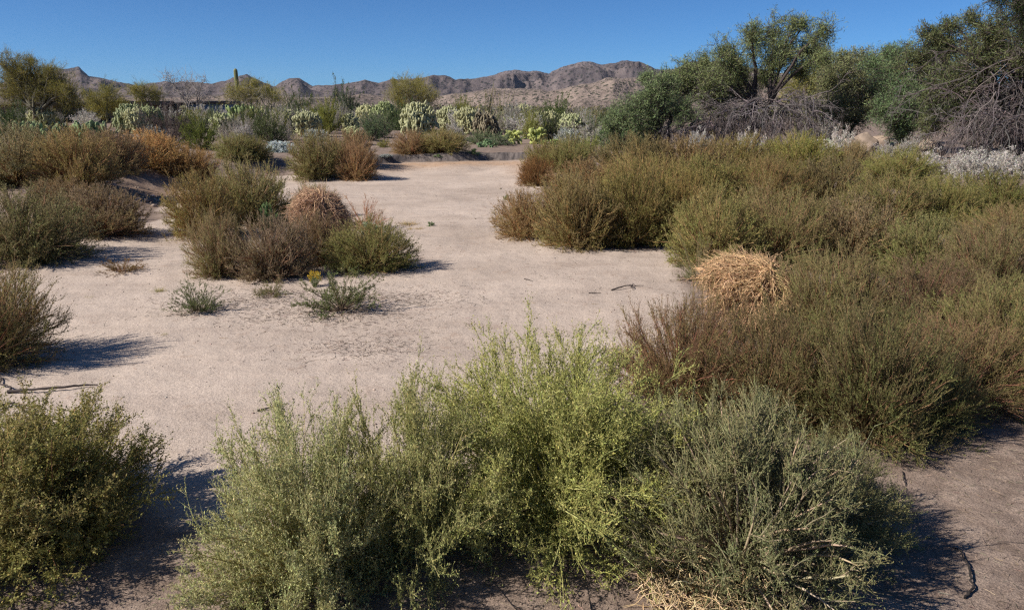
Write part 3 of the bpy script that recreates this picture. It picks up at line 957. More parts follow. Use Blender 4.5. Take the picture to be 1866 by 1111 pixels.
def prickly_pear(seed, c=(.18, .225, .10), n0=9):
    g = np.random.default_rng(seed)
    mb = MB()
    a = np.linspace(0, 2 * math.pi, 16, endpoint=False)

    def pad(p, up, side, s, col):
        nrml = np.cross(up, side)
        ring = np.stack([np.cos(a) * .78 * (1 + .12 * np.sin(a)), np.sin(a) + .92], 1) * s * .5
        out = [p + ring[:, :1] * side + ring[:, 1:] * up]
        cen = p + up * s * .46
        for k in (1, -1):
            out.append(cen + (out[0] - cen) * .82 + nrml * k * s * .07)
        V = np.concatenate(out + [[cen + nrml * s * .085], [cen - nrml * s * .085]])
        i = np.arange(16)
        j = (i + 1) % 16
        q = np.concatenate([np.stack([i, j, j + 16, i + 16], 1), np.stack([j, i, i + 32, j + 32], 1)])
        t = np.concatenate([np.stack([i + 16, j + 16, np.full(16, 48)], 1), np.stack([j + 32, i + 32, np.full(16, 49)], 1)])
        mb.add(V, q=q, t=t, c=col)
        sp = V[g.integers(0, 48, 26)]
        cones(mb, sp, nrml * g.choice([-1, 1], (26, 1)) + g.normal(size=(26, 3)) * .6, s * .12, s * .012, A([.36, .33, .22]))
    todo = []
    for k in range(n0):
        r = .65 * g.random() ** .5
        b = g.random() * 2 * math.pi
        todo.append((A([r * math.cos(b), r * math.sin(b), -.03]), nrm(A([.4 * math.cos(b) * r, .4 * math.sin(b) * r, 1.0]) + g.normal(size=3) * .15), 0))
    while todo:
        p, up, l = todo.pop()
        side = nrm(np.cross(up, nrm(g.normal(size=3))))
        s = .25 * (.75 + .5 * g.random())
        pad(p, up, side, s, A(c) * (.8 + .45 * g.random()))
        if l < 3:
            for q in range(g.integers(1, 4)):
                th = g.normal() * .7
                u2 = nrm(up * math.cos(th) + side * math.sin(th) + g.normal(size=3) * .25)
                e = p + up * s * .46 + (up * math.cos(th) + side * .8 * math.sin(th)) * s * .46
                if e[2] < .85 and np.hypot(e[0], e[1]) < .95:
                    todo.append((e, u2, l + 1))
    return [('pads', mb.mesh('pads', M_CACTUS))]


lite = dict(tw=.8, lw=.5, n1=70, n2=8, n3=5, n4=4)
PROTO['silver0'] = tumbleweed(401, leaf=.075, green=(.50, .53, .50), tip=(.62, .63, .58), tipk=.4, stemc=(.30, .27, .23), lump=.22, **lite)
PROTO['white0'] = tumbleweed(402, leaf=.05, green=(.50, .47, .42), tip=(.70, .67, .62), tipk=.6, stemc=(.34, .30, .26), lump=.3, wisp=.3, **lite)
PROTO['white1'] = tumbleweed(403, leaf=.05, green=(.46, .45, .40), tip=(.66, .63, .58), tipk=.6, stemc=(.34, .30, .26), lump=.3, wisp=.3, **lite)
PROTO['grey0'] = tumbleweed(404, leaf=.03, green=(.30, .29, .24), tip=(.36, .32, .27), tipk=.4, stemc=(.27, .23, .21), lump=.32, wisp=.4, **lite)
PROTO['grey1'] = tumbleweed(405, leaf=.03, green=(.25, .26, .19), tip=(.33, .29, .26), tipk=.5, stemc=(.25, .21, .2), lump=.32, wisp=.4, **lite)
PROTO['dead0'] = tumbleweed(406, leaf=.03, green=(.075, .055, .05), tip=(.11, .08, .07), tipk=.5, stemc=(.09, .07, .065), lump=.32, wisp=.35, **{**lite, 'n3': 9, 'n4': 2})
PROTO['creosote0'] = tumbleweed(407, leaf=.045, green=(.085, .115, .045), tip=(.13, .15, .055), tipk=.35, stemc=(.12, .10, .085), lump=.34, wisp=.5, lo=.15, **lite)
PROTO['creosote1'] = tumbleweed(408, leaf=.045, green=(.11, .15, .075), tip=(.16, .19, .09), tipk=.35, stemc=(.15, .12, .1), lump=.34, wisp=.5, lo=.1, **lite)
PROTO['green0'] = tumbleweed(409, leaf=.04, green=(.20, .22, .055), tip=(.26, .25, .07), tipk=.4, stemc=(.22, .21, .08), lump=.34, wisp=.5, lo=.25, spread=.4, **lite)
PROTO['cholla0'], PROTO['cholla1'] = cholla(1), cholla(2)
PROTO['fruit_cholla'] = cholla(3, (.20, .17, .11), (.09, .06, .05), 7, .2)
PROTO['pear0'], PROTO['pear1'] = prickly_pear(1), prickly_pear(2, (.165, .205, .105), 8)
PROTO['yellow_pear'] = prickly_pear(4, (.36, .39, .12), 12)


def bg(px0, px1, top, D, proto, name, cat, label, group, tint=(1, 1, 1), rot=None):
    p = spot((px0 + px1) / 2, D)
    R = (px1 - px0) / 2 * depth(p) / F
    H = max(top_height(p, top), .2)
    if cat == 'cactus':
        R = max(R, .62 * H)
    return thing(name, label, cat, group, (p[0], p[1], p[2] - .03), (R, R, H), px0 * .37 if rot is None else rot, PROTO[proto], tint)


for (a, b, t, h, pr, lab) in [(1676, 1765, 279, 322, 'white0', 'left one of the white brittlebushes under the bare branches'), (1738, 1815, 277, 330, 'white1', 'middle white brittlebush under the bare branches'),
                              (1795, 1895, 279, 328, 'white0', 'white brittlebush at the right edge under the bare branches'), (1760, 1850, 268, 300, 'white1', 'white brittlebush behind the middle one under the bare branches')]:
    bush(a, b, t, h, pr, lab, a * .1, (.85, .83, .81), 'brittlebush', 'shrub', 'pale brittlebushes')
GC, GP, GS, GK = 'cholla cacti in the far scrub', 'prickly pears', 'pale brittlebushes', 'green shrubs in the far scrub'
for (a, b, t, D, pr, lab, tint) in [
    (722, 806, 188, 33, 'cholla0', 'largest pale cholla, right behind the low pair of tumbleweeds', (1.05, 1.05, 1.05)),
    (798, 836, 195, 42, 'cholla1', 'pale cholla just right of the largest one', (1, 1, 1)),
    (832, 868, 197, 40, 'cholla1', 'pale narrow cholla left of the dark chain-fruit cholla', (1, .98, .95)),
    (855, 915, 194, 36, 'fruit_cholla', 'dark cholla with hanging brown chains of fruit', (1, 1, 1)),
    (530, 592, 203, 38, 'cholla1', 'pale cholla left of the yellow green shrub', (1, 1, 1)),
    (622, 660, 207, 42, 'cholla0', 'pale cholla right of the yellow green shrub', (1, 1, 1)),
    (622, 668, 230, 32, 'cholla0', 'low bright cholla behind the brown tumbleweed on the far bank', (1.1, 1.12, 1)),
    (512, 540, 200, 44, 'cholla0', 'small cholla at the left of a pale clump of chollas', (.9, .9, .85)),
    (212, 264, 190, 42, 'cholla0', 'greenish cholla in front of the house', (.75, .82, .75)),
    (258, 294, 194, 45, 'cholla1', 'greenish cholla left of the dark dead shrub', (.75, .82, .72)),
    (396, 422, 207, 36, 'cholla1', 'slim cholla standing left of the grey shrubs', (.9, .95, .85)),
    (684, 714, 186, 52, 'cholla0', 'distant cholla in front of the round palo verde', (.8, .9, .75)),
    (1018, 1062, 208, 38, 'cholla0', 'pale cholla near the green trees on the right', (.95, 1, .95)),
    (912, 950, 212, 42, 'cholla1', 'low cholla behind the yellow prickly pear', (.9, .95, .8)),
    (960, 1000, 208, 44, 'fruit_cholla', 'brownish cholla behind the right half of the yellow prickly pear', (1.2, 1.2, 1.2)),
]:
    bg(a, b, t, D, pr, 'cholla_cactus', 'cactus', lab, GC, tint)
for (a, b, t, D, pr, lab, tint) in [
    (918, 996, 226, 30, 'yellow_pear', 'big yellow green prickly pear behind the cut bank', (1, 1, 1)),
    (985, 1020, 250, 29, 'yellow_pear', 'small prickly pear at the right foot of the big yellow one', (.75, .9, .9)),
    (22, 58, 209, 24, 'pear0', 'pale prickly pear at the far left above the brown bush', (1, 1.05, 1)),
    (55, 90, 212, 25, 'pear1', 'prickly pear second from the left edge', (.9, 1, 1)),
    (85, 130, 211, 22.5, 'pear0', 'prickly pear rising in the middle of the left row', (.95, 1.05, 1)),
    (148, 188, 213, 24, 'pear1', 'small prickly pear left of the double padded one', (.95, 1, 1)),
    (168, 212, 208, 23.5, 'pear0', 'double padded prickly pear at the right end of the left row', (1.05, 1.1, 1.1)),
    (1500, 1545, 243, 29, 'pear1', 'prickly pear half hidden among white brittlebush by the boulders', (1, 1.1, 1.15)),
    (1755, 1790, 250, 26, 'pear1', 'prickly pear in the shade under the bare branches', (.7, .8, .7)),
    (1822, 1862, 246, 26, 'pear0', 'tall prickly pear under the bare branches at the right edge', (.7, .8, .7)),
    (440, 462, 182, 46, 'pear0', 'prickly pear up among the bare stems of the palo verde', (1.2, 1.25, 1.1)),
    (868, 905, 248, 28, 'pear1', 'low green prickly pear on the far bank left of the yellow one', (.7, .9, .8)),
]:
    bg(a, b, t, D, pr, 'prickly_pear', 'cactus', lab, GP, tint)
for (a, b, t, D, pr, lab, tint) in [
    (487, 537, 257, 25.5, 'silver0', 'bright silvery brittlebush between two tumbleweeds on the far bank', (1, 1.05, 1.1)),
       (1474, 1530, 216, 32, 'white1', 'white brittlebush heaped left of the boulders', (.95, .93, .9)),
    (1500, 1556, 238, 28, 'white0', 'low white brittlebush in front of the boulders', (.9, .88, .85)),
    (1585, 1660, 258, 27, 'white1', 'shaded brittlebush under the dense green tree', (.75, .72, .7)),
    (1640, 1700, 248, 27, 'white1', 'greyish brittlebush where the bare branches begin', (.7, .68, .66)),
    (1335, 1395, 242, 27, 'white0', 'white brittlebush under the drooping dead branches', (.85, .83, .8)),
    (1250, 1300, 240, 28, 'white0', 'white brittlebush at the left of the drooping dead branches', (.8, .8, .78)),
    (1010, 1060, 236, 33, 'silver0', 'silvery brittlebush right of the yellow prickly pear', (.75, .75, .72)),
    (1050, 1110, 228, 36, 'white0', 'grey white brittlebush left of the green mesquite', (.7, .7, .66)),
    (555, 600, 236, 33, 'silver0', 'silvery brittlebush behind the tall olive tumbleweed', (.75, .75, .72)),
    (265, 310, 232, 27, 'silver0', 'silvery brittlebush at the foot of the dark dead shrub', (.7, .7, .7)),
    (425, 470, 228, 32, 'white0', 'white brittlebush behind the green tumbleweed on the far bank', (.75, .73, .72)),
    (812, 850, 226, 33, 'white1', 'grey brittlebush right of the largest cholla', (.72, .7, .68)),
]:
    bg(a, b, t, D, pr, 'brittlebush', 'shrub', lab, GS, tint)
bush(690, 716, 280, 297, 'silver0', 'little silvery shrub on the edge of the cut bank', 0, (.8, .8, .8), 'silver_shrub', 'shrub', 'silvery shrubs')
for (a, b, t, D, pr, nm, lab, tint) in [
    (334, 398, 216, 26, 'creosote0', 'creosote_bush', 'dark green bushy shrub beside the dark dead shrub', (1.25, 1.2, .6)),
    (262, 352, 184, 27, 'dead0', 'dead_shrub', 'big dark brown dead shrub left of centre', (1, 1, 1)),
    (418, 452, 203, 40, 'dead0', 'dead_shrub', 'small dark shrub right of the slim cholla', (.9, .85, .7)),
    (648, 704, 205, 35, 'creosote1', 'creosote_bush', 'grey green upright shrub behind the brown tumbleweed', (.95, 1, 1)),
    (984, 1048, 176, 52, 'creosote0', 'creosote_bush', 'dark green shrub alone below the foothills', (1, 1.1, .9)),
    (520, 572, 164, 62, 'creosote0', 'creosote_bush', 'tall dark shrub below the second small peak', (.95, 1, .9)),
    (600, 660, 152, 60, 'creosote1', 'creosote_bush', 'tall loose grey green shrub on the skyline below the saddle', (.8, .8, .85)),
    (566, 628, 178, 41, 'green0', 'green_shrub', 'yellow green broom-like shrub left of centre', (1, 1, .8)),
    (1085, 1200, 196, 31, 'creosote1', 'creosote_bush', 'soft green bush at the left end of the mesquites', (1.05, 1.1, 1)),
    (0, 66, 190, 34, 'creosote0', 'creosote_bush', 'dark green shrub at the left edge behind the prickly pears', (.7, .8, .7)),
    (845, 905, 236, 30, 'creosote1', 'creosote_bush', 'green low shrub right of the low tumbleweed pair', (1.3, 1.3, 1.3)),
    (880, 940, 240, 29, 'creosote1', 'creosote_bush', 'grey green low shrub left of the yellow prickly pear', (1.3, 1.3, 1.4)),
    (1040, 1100, 248, 27, 'green0', 'green_shrub', 'pale yellow green shrub behind the green tumbleweed', (1.2, 1.25, 1.3)),
    (684, 715, 253, 27.5, 'green0', 'green_shrub', 'small yellowish shrub left of the low tumbleweed pair', (1.1, 1, .9)),
    (930, 990, 196, 60, 'creosote0', 'creosote_bush', 'low dark green shrub in the scrub left of the lone shrub', (1, 1.1, .9)),
    (820, 860, 175, 55, 'green0', 'green_shrub', 'thin yellow green shrub right of the round palo verde', (1, 1, 1)),
    (840, 870, 188, 44, 'green0', 'green_shrub', 'small yellow green shrub above the narrow cholla', (1, 1, 1)),
    (700, 760, 184, 48, 'creosote0', 'creosote_bush', 'dark shrub under the round palo verde', (.9, 1, .9)),
    (430, 505, 200, 46, 'grey1', 'grey_shrub', 'grey twiggy shrub under the palo verde with bare stems', (.9, .9, .9)),
]:
    bg(a, b, t, D, pr, nm, 'shrub', lab, GK, tint)
g = np.random.default_rng(77)
KIND = [('grey0', 'grey_shrub', 'grey dry shrub, one of many filling the scrub beyond the far bank', 'grey shrubs filling the far scrub'),
        ('grey1', 'grey_shrub', 'grey dry shrub, one of many filling the scrub beyond the far bank', 'grey shrubs filling the far scrub'),
        ('white1', 'brittlebush', 'dull brittlebush, one of many filling the scrub beyond the far bank', 'dull brittlebushes filling the far scrub'),
        ('creosote1', 'creosote_bush', 'green shrub, one of many filling the scrub beyond the far bank', 'green shrubs filling the far scrub'),
        ('creosote0', 'creosote_bush', 'green shrub, one of many filling the scrub beyond the far bank', 'green shrubs filling the far scrub'),
        ('green0', 'green_shrub', 'yellow green shrub, one of many filling the scrub beyond the far bank', 'yellow green shrubs filling the far scrub'),
        ('cholla1', 'cholla_cactus', 'pale cholla, one of many filling the scrub beyond the far bank', 'chollas filling the far scrub')]
for k in range(210):
    D = 31 + 50 * g.random() ** 1.3
    c = -40 + 1240 * g.random()
    if (c < 330 and D < 38) or any(a0 < c < a1 and D < d0 for a0, a1, d0 in ((712, 810, 38), (820, 920, 40), (525, 670, 42), (905, 1000, 33), (240, 410, 36), (485, 540, 30))):
        continue
    pr, nm, lab, grp = KIND[int(g.choice(7, p=[.15, .2, .12, .2, .11, .12, .10]))]
    wd = (34 + 40 * g.random()) * 40 / D
    p = spot(c, D)
    top = 195 + (CAM_H - p[2]) * F / D - (30 + 26 * g.random()) * 38 / D
    s = (.85 + .4 * g.random()) * (.72 if nm == 'brittlebush' else 1)
    bg(c - wd / 2, c + wd / 2, top, D, pr, nm, 'cactus' if 'cholla' in nm else 'shrub', lab, grp, (s, s * .98, s * .95))

# ------------------------------------------------------------------ trees
def tree(name, label, group, px, D, base_r, fork, clumps, seed, leafc, leafc2, leaf=(.085, .25), n_twig=60, n_leaf=26, up=.3, droop=0.0, barkc=(.07, .055, .05), yspread=.5, dead=None, trunks=3, twig_up=.25, cat='tree', spread=1.2):
    """clumps: (column, row, radius) of each mass of foliage, in pixels of the photograph, taken to metres at the tree's own distance"""
    g = np.random.default_rng(seed)
    o = spot(px, D)
    sc = depth(o) / F
    tr, cr = MB(), MB()
    roots = [A([g.normal() * base_r * 1.2, g.normal() * base_r * 1.2, -.1]) for _ in range(trunks)]
    fh = top_height(o, fork)
    heads = []
    for k, r in enumerate(roots):
        h = A([(g.random() - .5) * 60 * sc * (k > 0), g.normal() * .3, fh * (.8 + .3 * g.random())])
        heads.append(h)
        t = np.linspace(0, 1, 7)[:, None]
        P = r * (1 - t) + h * t + g.normal(size=(7, 3)) * .05 * np.sin(t * math.pi)
        tubes(tr, P[None], (base_r * .75 * (1 - .45 * t[:, 0]))[None], 8, A(barkc))
    for (cx, cyy, rp) in clumps:
        yo = g.normal() * yspread
        c = A([(cx - px) * sc, yo, top_height(o, cyy)])
        r = rp * sc * spread
        h = min(heads, key=lambda q: abs(q[0] - c[0]))
        t = np.linspace(0, 1, 9)[:, None]
        mid = h * .45 + c * .55 + A([0, 0, .25 * np.linalg.norm(c - h)]) * (c[2] > h[2] - 1)
        P = h * (1 - t) ** 2 + mid * 2 * t * (1 - t) + c * t * t + g.normal(size=(9, 3)) * .04
        tubes(tr, P[None], (base_r * (.36 - .3 * t[:, 0]) + .01)[None], 6, A(barkc))
        n = int(2.2 * n_twig * (rp / 30.0) ** 1.3) + 12
        d = nrm(g.normal(size=(n, 3)) + A([0, 0, up]))
        st = c + nrm(g.normal(size=(n, 3))) * (g.random((n, 1)) ** .5) * r * .72
        st[: n // 4] = along(P[None], np.zeros(n // 4, int), .5 + .5 * g.random(n // 4))[0]
        T = strands(g, st, d, r * (.35 + .55 * g.random(n)), 6, .18, droop)
        tubes(tr, T, np.broadcast_to(A([.011, .009, .008, .006, .005, .003]), (n, 6)), 3, A(barkc) * 1.2)
        N = n * int(n_leaf * .78)
        i = np.repeat(np.arange(n), int(n_leaf * .78))
        p, dv = along(T, i, .12 + .9 * g.random(N))
        p = p + g.normal(size=(N, 3)) * .05
        dl = nrm(dv * .5 + nrm(g.normal(size=(N, 3))) * .8 + A([0, 0, twig_up]))
        kk = np.repeat(g.random(n), int(n_leaf * .78))
        leaves(cr, g, p, dl, leaf[0] * (.6 + .8 * g.random(N)), leaf[1], mixc(g, leafc, leafc2, np.clip(kk + g.normal(size=N) * .15, 0, 1), .2))
    e = obj(name, None, None, o)
    tag(e, label, cat, group)
    obj('trunk', tr.mesh('trunk', M_BARK), e)
    if n_leaf:
        obj('crown', cr.mesh('crown', M_LEAF), e)
    if dead:
        db = MB()
        for (sx0, sx1, row0, row1, bottom, n, dc) in dead:
            x = sx0 + (sx1 - sx0) * g.random(n)
            yy = row0 + (row1 - row0) * g.random(n)
            p = np.stack([(x - px) * sc, g.normal(size=n) * .9 - .5, A([top_height(o, q) for q in yy])], 1)
            mx = (sx0 + sx1) / 2
            d = np.stack([(x - mx) / (sx1 - sx0) * .9 + g.normal(size=n) * .85, g.normal(size=n) * .6 - .2, .5 * g.normal(size=n) - .25], 1)
            L = (bottom - yy) * sc * (.8 + .6 * g.random(n))
            T = strands(g, p, d, L, 9, .24, .13)
            kq = np.linspace(0, 1, 9)
            tubes(db, T, np.broadcast_to(.012 * (1 - kq) + .004, (n, 9)), 5, mixc(g, dc, A(dc) * 1.5, g.random(n)))
            N = n * 7
            i = np.repeat(np.arange(n), 7)
            q, dv = along(T, i, .15 + .8 * g.random(N))
            T2 = strands(g, q, dv + nrm(g.normal(size=(N, 3))) * .8, .25 + .5 * g.random(N), 5, .16, .12)
            tubes(db, T2, np.broadcast_to(A([.0065, .006, .005, .004, .002]), (N, 5)), 3, mixc(g, dc, A(dc) * 1.5, g.random(N)))
            N3 = N * 3
            i = np.repeat(np.arange(N), 3)
            q, dv = along(T2, i, g.random(N3))
            cones(db, q, dv + nrm(g.normal(size=(N3, 3))) * .8, .15 + .2 * g.random(N3), .007, mixc(g, dc, A(dc) * 1.5, g.random(N3)))
        obj('dead_branches', db.mesh('dead_branches', M_BARK), e)
    return e


MES, MES2 = (.19, .24, .10), (.29, .32, .135)
GREYD = (.125, .108, .108)
GT, GV = 'mesquite trees on the right', 'palo verde trees'
tree('mesquite_tree', 'tall green mesquite with drooping dead branches, right of centre', GT, 1370, 33, .17, 175,
     [(1400, 60, 34), (1440, 72, 26), (1365, 75, 28), (1345, 62, 18), (1420, 95, 34), (1465, 88, 26), (1478, 110, 20), (1390, 115, 30), (1300, 95, 24), (1315, 120, 36), (1285, 110, 22), (1350, 130, 30), (1345, 150, 34), (1400, 140, 26),
      (1260, 130, 30), (1280, 155, 36), (1235, 140, 20), (1215, 150, 24), (1240, 170, 34), (1200, 165, 18), (1300, 180, 30), (1455, 130, 20), (1440, 50, 14), (1425, 45, 16)],
     11, MES, MES2, (.12, .13), 62, 26, .25, .05, yspread=.8,
     dead=[(1300, 1462, 178, 216, 256, 230, GREYD), (1250, 1320, 205, 232, 258, 70, (.11, .09, .088))])
tree('mesquite_tree', 'green low mesquite spreading left of the tall one', GT, 1200, 31, .12, 215,
     [(1185, 165, 26), (1170, 190, 30), (1215, 185, 28), (1145, 200, 26), (1120, 215, 22), (1195, 215, 30), (1155, 225, 30), (1235, 205, 26), (1110, 235, 20), (1180, 140, 14), (1205, 150, 20)],
     12, (.175, .24, .11), (.25, .31, .14), (.12, .13), 62, 26, .3, .03, yspread=.6, dead=[(1200, 1260, 225, 240, 258, 40, GREYD)])
tree('palo_verde', 'yellowish palo verde behind the tall mesquite\'s right side', GV, 1455, 40, .12, 180,
     [(1470, 110, 24), (1485, 95, 16), (1460, 140, 28), (1440, 165, 30), (1475, 160, 26), (1490, 130, 14)], 13, (.26, .25, .06), (.34, .30, .08), (.16, .08), 60, 26, .8, 0, (.16, .16, .08), .4)
tree('mesquite_tree', 'dull olive bushy tree right of the tall mesquite', GT, 1535, 36, .14, 220,
     [(1520, 165, 34), (1500, 190, 34), (1545, 150, 34), (1560, 120, 30), (1575, 160, 34), (1520, 130, 22), (1495, 150, 22), (1550, 190, 36), (1505, 215, 30), (1540, 220, 30), (1580, 195, 34), (1485, 215, 22), (1600, 140, 30), (1545, 110, 20), (1570, 102, 22), (1515, 120, 24), (1530, 108, 16), (1600, 112, 24), (1590, 98, 12), (1490, 135, 20)],
     14, (.21, .235, .10), (.29, .295, .14), (.075, .3), 66, 28, .3, 0, yspread=.8)
tree('mesquite_tree', 'dark green dense tree above the boulders', GT, 1640, 31, .16, 215,
     [(1630, 105, 30), (1610, 140, 34), (1650, 140, 38), (1600, 175, 34), (1640, 180, 40), (1680, 165, 36), (1620, 212, 34), (1660, 215, 34), (1585, 200, 24), (1635, 235, 30), (1670, 120, 26), (1605, 115, 20), (1700, 130, 30), (1690, 205, 30), (1625, 95, 18), (1660, 100, 22), (1690, 95, 24), (1645, 92, 12)],
     15, (.14, .215, .10), (.215, .285, .125), (.11, .14), 66, 28, .2, .03, yspread=.8)
tree('mesquite_tree', 'large mesquite with a tangle of bare grey branches at the right edge', GT, 1800, 25, .13, 160,
     [(1720, 75, 40), (1760, 60, 40), (1700, 110, 34), (1745, 110, 44), (1790, 95, 44), (1720, 150, 36), (1835, 80, 40), (1870, 110, 44), (1775, 140, 40), (1690, 60, 20), (1735, 35, 18), (1715, 45, 14), (1830, 130, 36), (1880, 160, 40), (1910, 90, 50), (1700, 185, 26), (1745, 205, 30), (1785, 190, 32), (1830, 185, 30), (1865, 215, 30), (1790, 235, 28), (1720, 235, 22)],
     16, (.125, .16, .068), (.20, .205, .09), (.105, .14), 62, 26, .3, .03, yspread=.7,
     dead=[(1715, 1900, 165, 240, 288, 190, (.12, .102, .10)), (1740, 1920, 110, 170, 260, 80, (.10, .085, .083))])
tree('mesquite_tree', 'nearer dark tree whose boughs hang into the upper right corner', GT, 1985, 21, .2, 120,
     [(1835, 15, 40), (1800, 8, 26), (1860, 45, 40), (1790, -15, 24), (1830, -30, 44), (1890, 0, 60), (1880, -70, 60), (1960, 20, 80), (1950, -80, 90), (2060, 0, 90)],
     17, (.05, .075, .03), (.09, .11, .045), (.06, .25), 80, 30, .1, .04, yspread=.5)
PV, PV2 = (.27, .25, .055), (.36, .31, .075)
pv = dict(leaf=(.16, .06), n_twig=70, n_leaf=32, up=.9, barkc=(.15, .14, .07), twig_up=.6, spread=1.3)
tree('palo_verde', 'big palo verde at the left edge, standing before the house', GV, 72, 42, .15, 200,
     [(30, 125, 26), (55, 130, 26), (20, 150, 26), (80, 140, 26), (50, 160, 32), (105, 150, 26), (85, 170, 32), (120, 165, 24), (140, 172, 20), (15, 178, 24), (110, 185, 26), (135, 190, 20), (45, 185, 28), (70, 112, 10), (115, 130, 12)],
     21, (.22, .205, .055), (.32, .27, .07), **{**pv, 'barkc': (.11, .10, .07)})
tree('palo_verde', 'low palo verde in front of the house roof', GV, 195, 48, .08, 210, [(180, 182, 18), (200, 172, 18), (210, 190, 20), (185, 200, 20), (225, 195, 14), (165, 195, 14)], 22, PV, PV2, **pv)
tree('palo_verde', 'small palo verde left of the bare shrub', GV, 268, 56, .08, 195, [(255, 168, 14), (270, 165, 16), (285, 172, 14), (262, 180, 16), (290, 182, 12)], 23, PV, PV2, **pv)
tree('palo_verde', 'spreading palo verde with bare stems below the saguaro', GV, 460, 50, .09, 215,
     [(430, 180, 18), (445, 168, 18), (465, 160, 16), (480, 172, 18), (498, 175, 14), (455, 180, 20), (425, 170, 12), (490, 165, 10), (470, 155, 8), (512, 180, 16)], 24, PV, PV2, **{**pv, 'n_twig': 46, 'barkc': (.30, .27, .22)})
tree('palo_verde', 'round palo verde in the middle of the skyline', GV, 750, 55, .09, 208,
     [(730, 165, 18), (745, 158, 18), (765, 160, 18), (780, 170, 16), (720, 180, 18), (750, 178, 20), (775, 184, 18), (735, 192, 16), (790, 180, 12), (722, 155, 8), (760, 150, 8)], 25, PV, PV2, **{**pv, 'barkc': (.22, .2, .13)})
tree('bare_tree', 'pale leafless shrub with forked twigs left of the saguaro', 'bare shrubs', 350, 46, .07, 190,
     [(315, 150, 22), (345, 152, 24), (330, 170, 26), (365, 160, 22), (350, 178, 24), (308, 140, 12), (378, 145, 12), (375, 178, 18)], 26, (.3, .28, .24), (.3, .28, .24), (.05, .3), 34, 3, .7, 0, (.27, .24, .22), cat='shrub')


# ------------------------------------------------------------------ saguaro, ocotillo
def saguaro(px, top, D, r_px, label):
    p = spot(px, D)
    H = top_height(p, top)
    R = r_px * depth(p) / F
    n = 14 * 4
    a = np.arange(n) / n * 2 * math.pi
    zs = np.concatenate([np.linspace(-.1, H - R * 1.4, 14), H - R * 1.4 * (1 - np.sin(np.linspace(.2, 1.5, 6)))])
    V = []
    for z in zs:
        k = (H - z) / (R * 1.4)
        pr = R * (.82 + .18 * math.sin(z / H * 2.6)) * (1 if k >= 1 else math.sqrt(max(1 - (1 - k) ** 2, .01)))
        rr = pr * (1 + .10 * np.cos(a * 14))
        V.append(np.stack([np.cos(a) * rr + .03 * math.sin(z), np.sin(a) * rr, np.full(n, z)], 1))
    mb = MB()
    i, j = np.meshgrid(np.arange(len(zs) - 1), np.arange(n), indexing='ij')
    q = np.stack([i * n + j, i * n + (j + 1) % n, (i + 1) * n + (j + 1) % n, (i + 1) * n + j], -1).reshape(-1, 4)
    rib = np.tile((.5 + .5 * np.cos(a * 14))[:, None], (len(zs), 1))
    mb.add(np.concatenate(V), q=q, c=A([.14, .16, .06]) * (1 - rib) + A([.27, .26, .12]) * rib)
    top_i = (len(zs) - 1) * n + np.arange(n)
    mb.T.append(np.stack([np.full(n - 2, top_i[0]), top_i[1:-1], top_i[2:]], 1))
    tag(obj('saguaro_cactus', mb.mesh('saguaro', M_CACTUS, True), None, p), label, 'cactus', 'saguaros')


saguaro(437, 125, 72, 3.4, 'single tall saguaro spear standing against the sky')


def ocotillo(px, top, D, label, n=11):
    g = np.random.default_rng(int(px))
    p = spot(px, D)
    H = top_height(p, top)
    mb = MB()
    d = np.stack([g.normal(size=n) * .14, g.normal(size=n) * .14, np.ones(n)], 1)
    P = strands(g, np.zeros((n, 3)), d, H * (.75 + .3 * g.random(n)), 9, .03)
    k = np.linspace(1, .4, 9)
    tubes(mb, P, np.broadcast_to(.024 * k, (n, 9)), 5, mixc(g, (.23, .2, .15), (.25, .24, .12), g.random(n)))
    N = n * 60
    i = np.repeat(np.arange(n), 60)
    q, dv = along(P, i, .1 + .9 * g.random(N))
    leaves(mb, g, q, nrm(g.normal(size=(N, 3))), .06, .5, mixc(g, (.22, .21, .08), (.3, .22, .1), g.random(N)))
    tag(obj('ocotillo', mb.mesh('ocotillo', M_STEM), None, p), label, 'cactus', 'ocotillos')


ocotillo(888, 152, 48, 'thin wand-like ocotillo in front of the foothills')
ocotillo(912, 160, 52, 'fainter ocotillo just right of the other one', 8)
ocotillo(1085, 190, 46, 'short ocotillo left of the green mesquites', 9)


# ------------------------------------------------------------------ boulders
def boulder(px, base, w_px, h_px, seed, label):
    g = np.random.default_rng(seed)
    p = at(px, base) if base < 400 else at(px, base)
    p = spot(px, base)
    k = depth(p) / F
    import bmesh
    bm = bmesh.new()
    bmesh.ops.create_icosphere(bm, subdivisions=4, radius=1)
    o = g.random(3) * 20
    cuts = [(Vector(q).normalized(), .62 + .22 * g.random()) for q in g.normal(size=(13, 3))]
    for v in bm.verts:
        c = v.co.copy()
        n = float(fbm(A([c.x * 1.1 + o[0]]), A([c.y * 1.1 + c.z * 1.7 + o[1]]), 4, seed)[0])
        for q, h in cuts:
            over = c.dot(q) - h
            if over > 0:
                c -= q * over * .93
        v.co = c * (.92 + .30 * n)
        v.co = Vector((v.co.x * w_px * k / 1.4, v.co.y * w_px * k / 1.7, (v.co.z + .45) * h_px * k / 1.1))
    me = bpy.data.meshes.new('boulder')
    bm.to_mesh(me)
    bm.free()
    for f in me.polygons:
        f.use_smooth = True
    me.materials.append(M_ROCK)
    tag(obj('boulder', me, None, p), label, 'boulder', 'boulders under the trees')


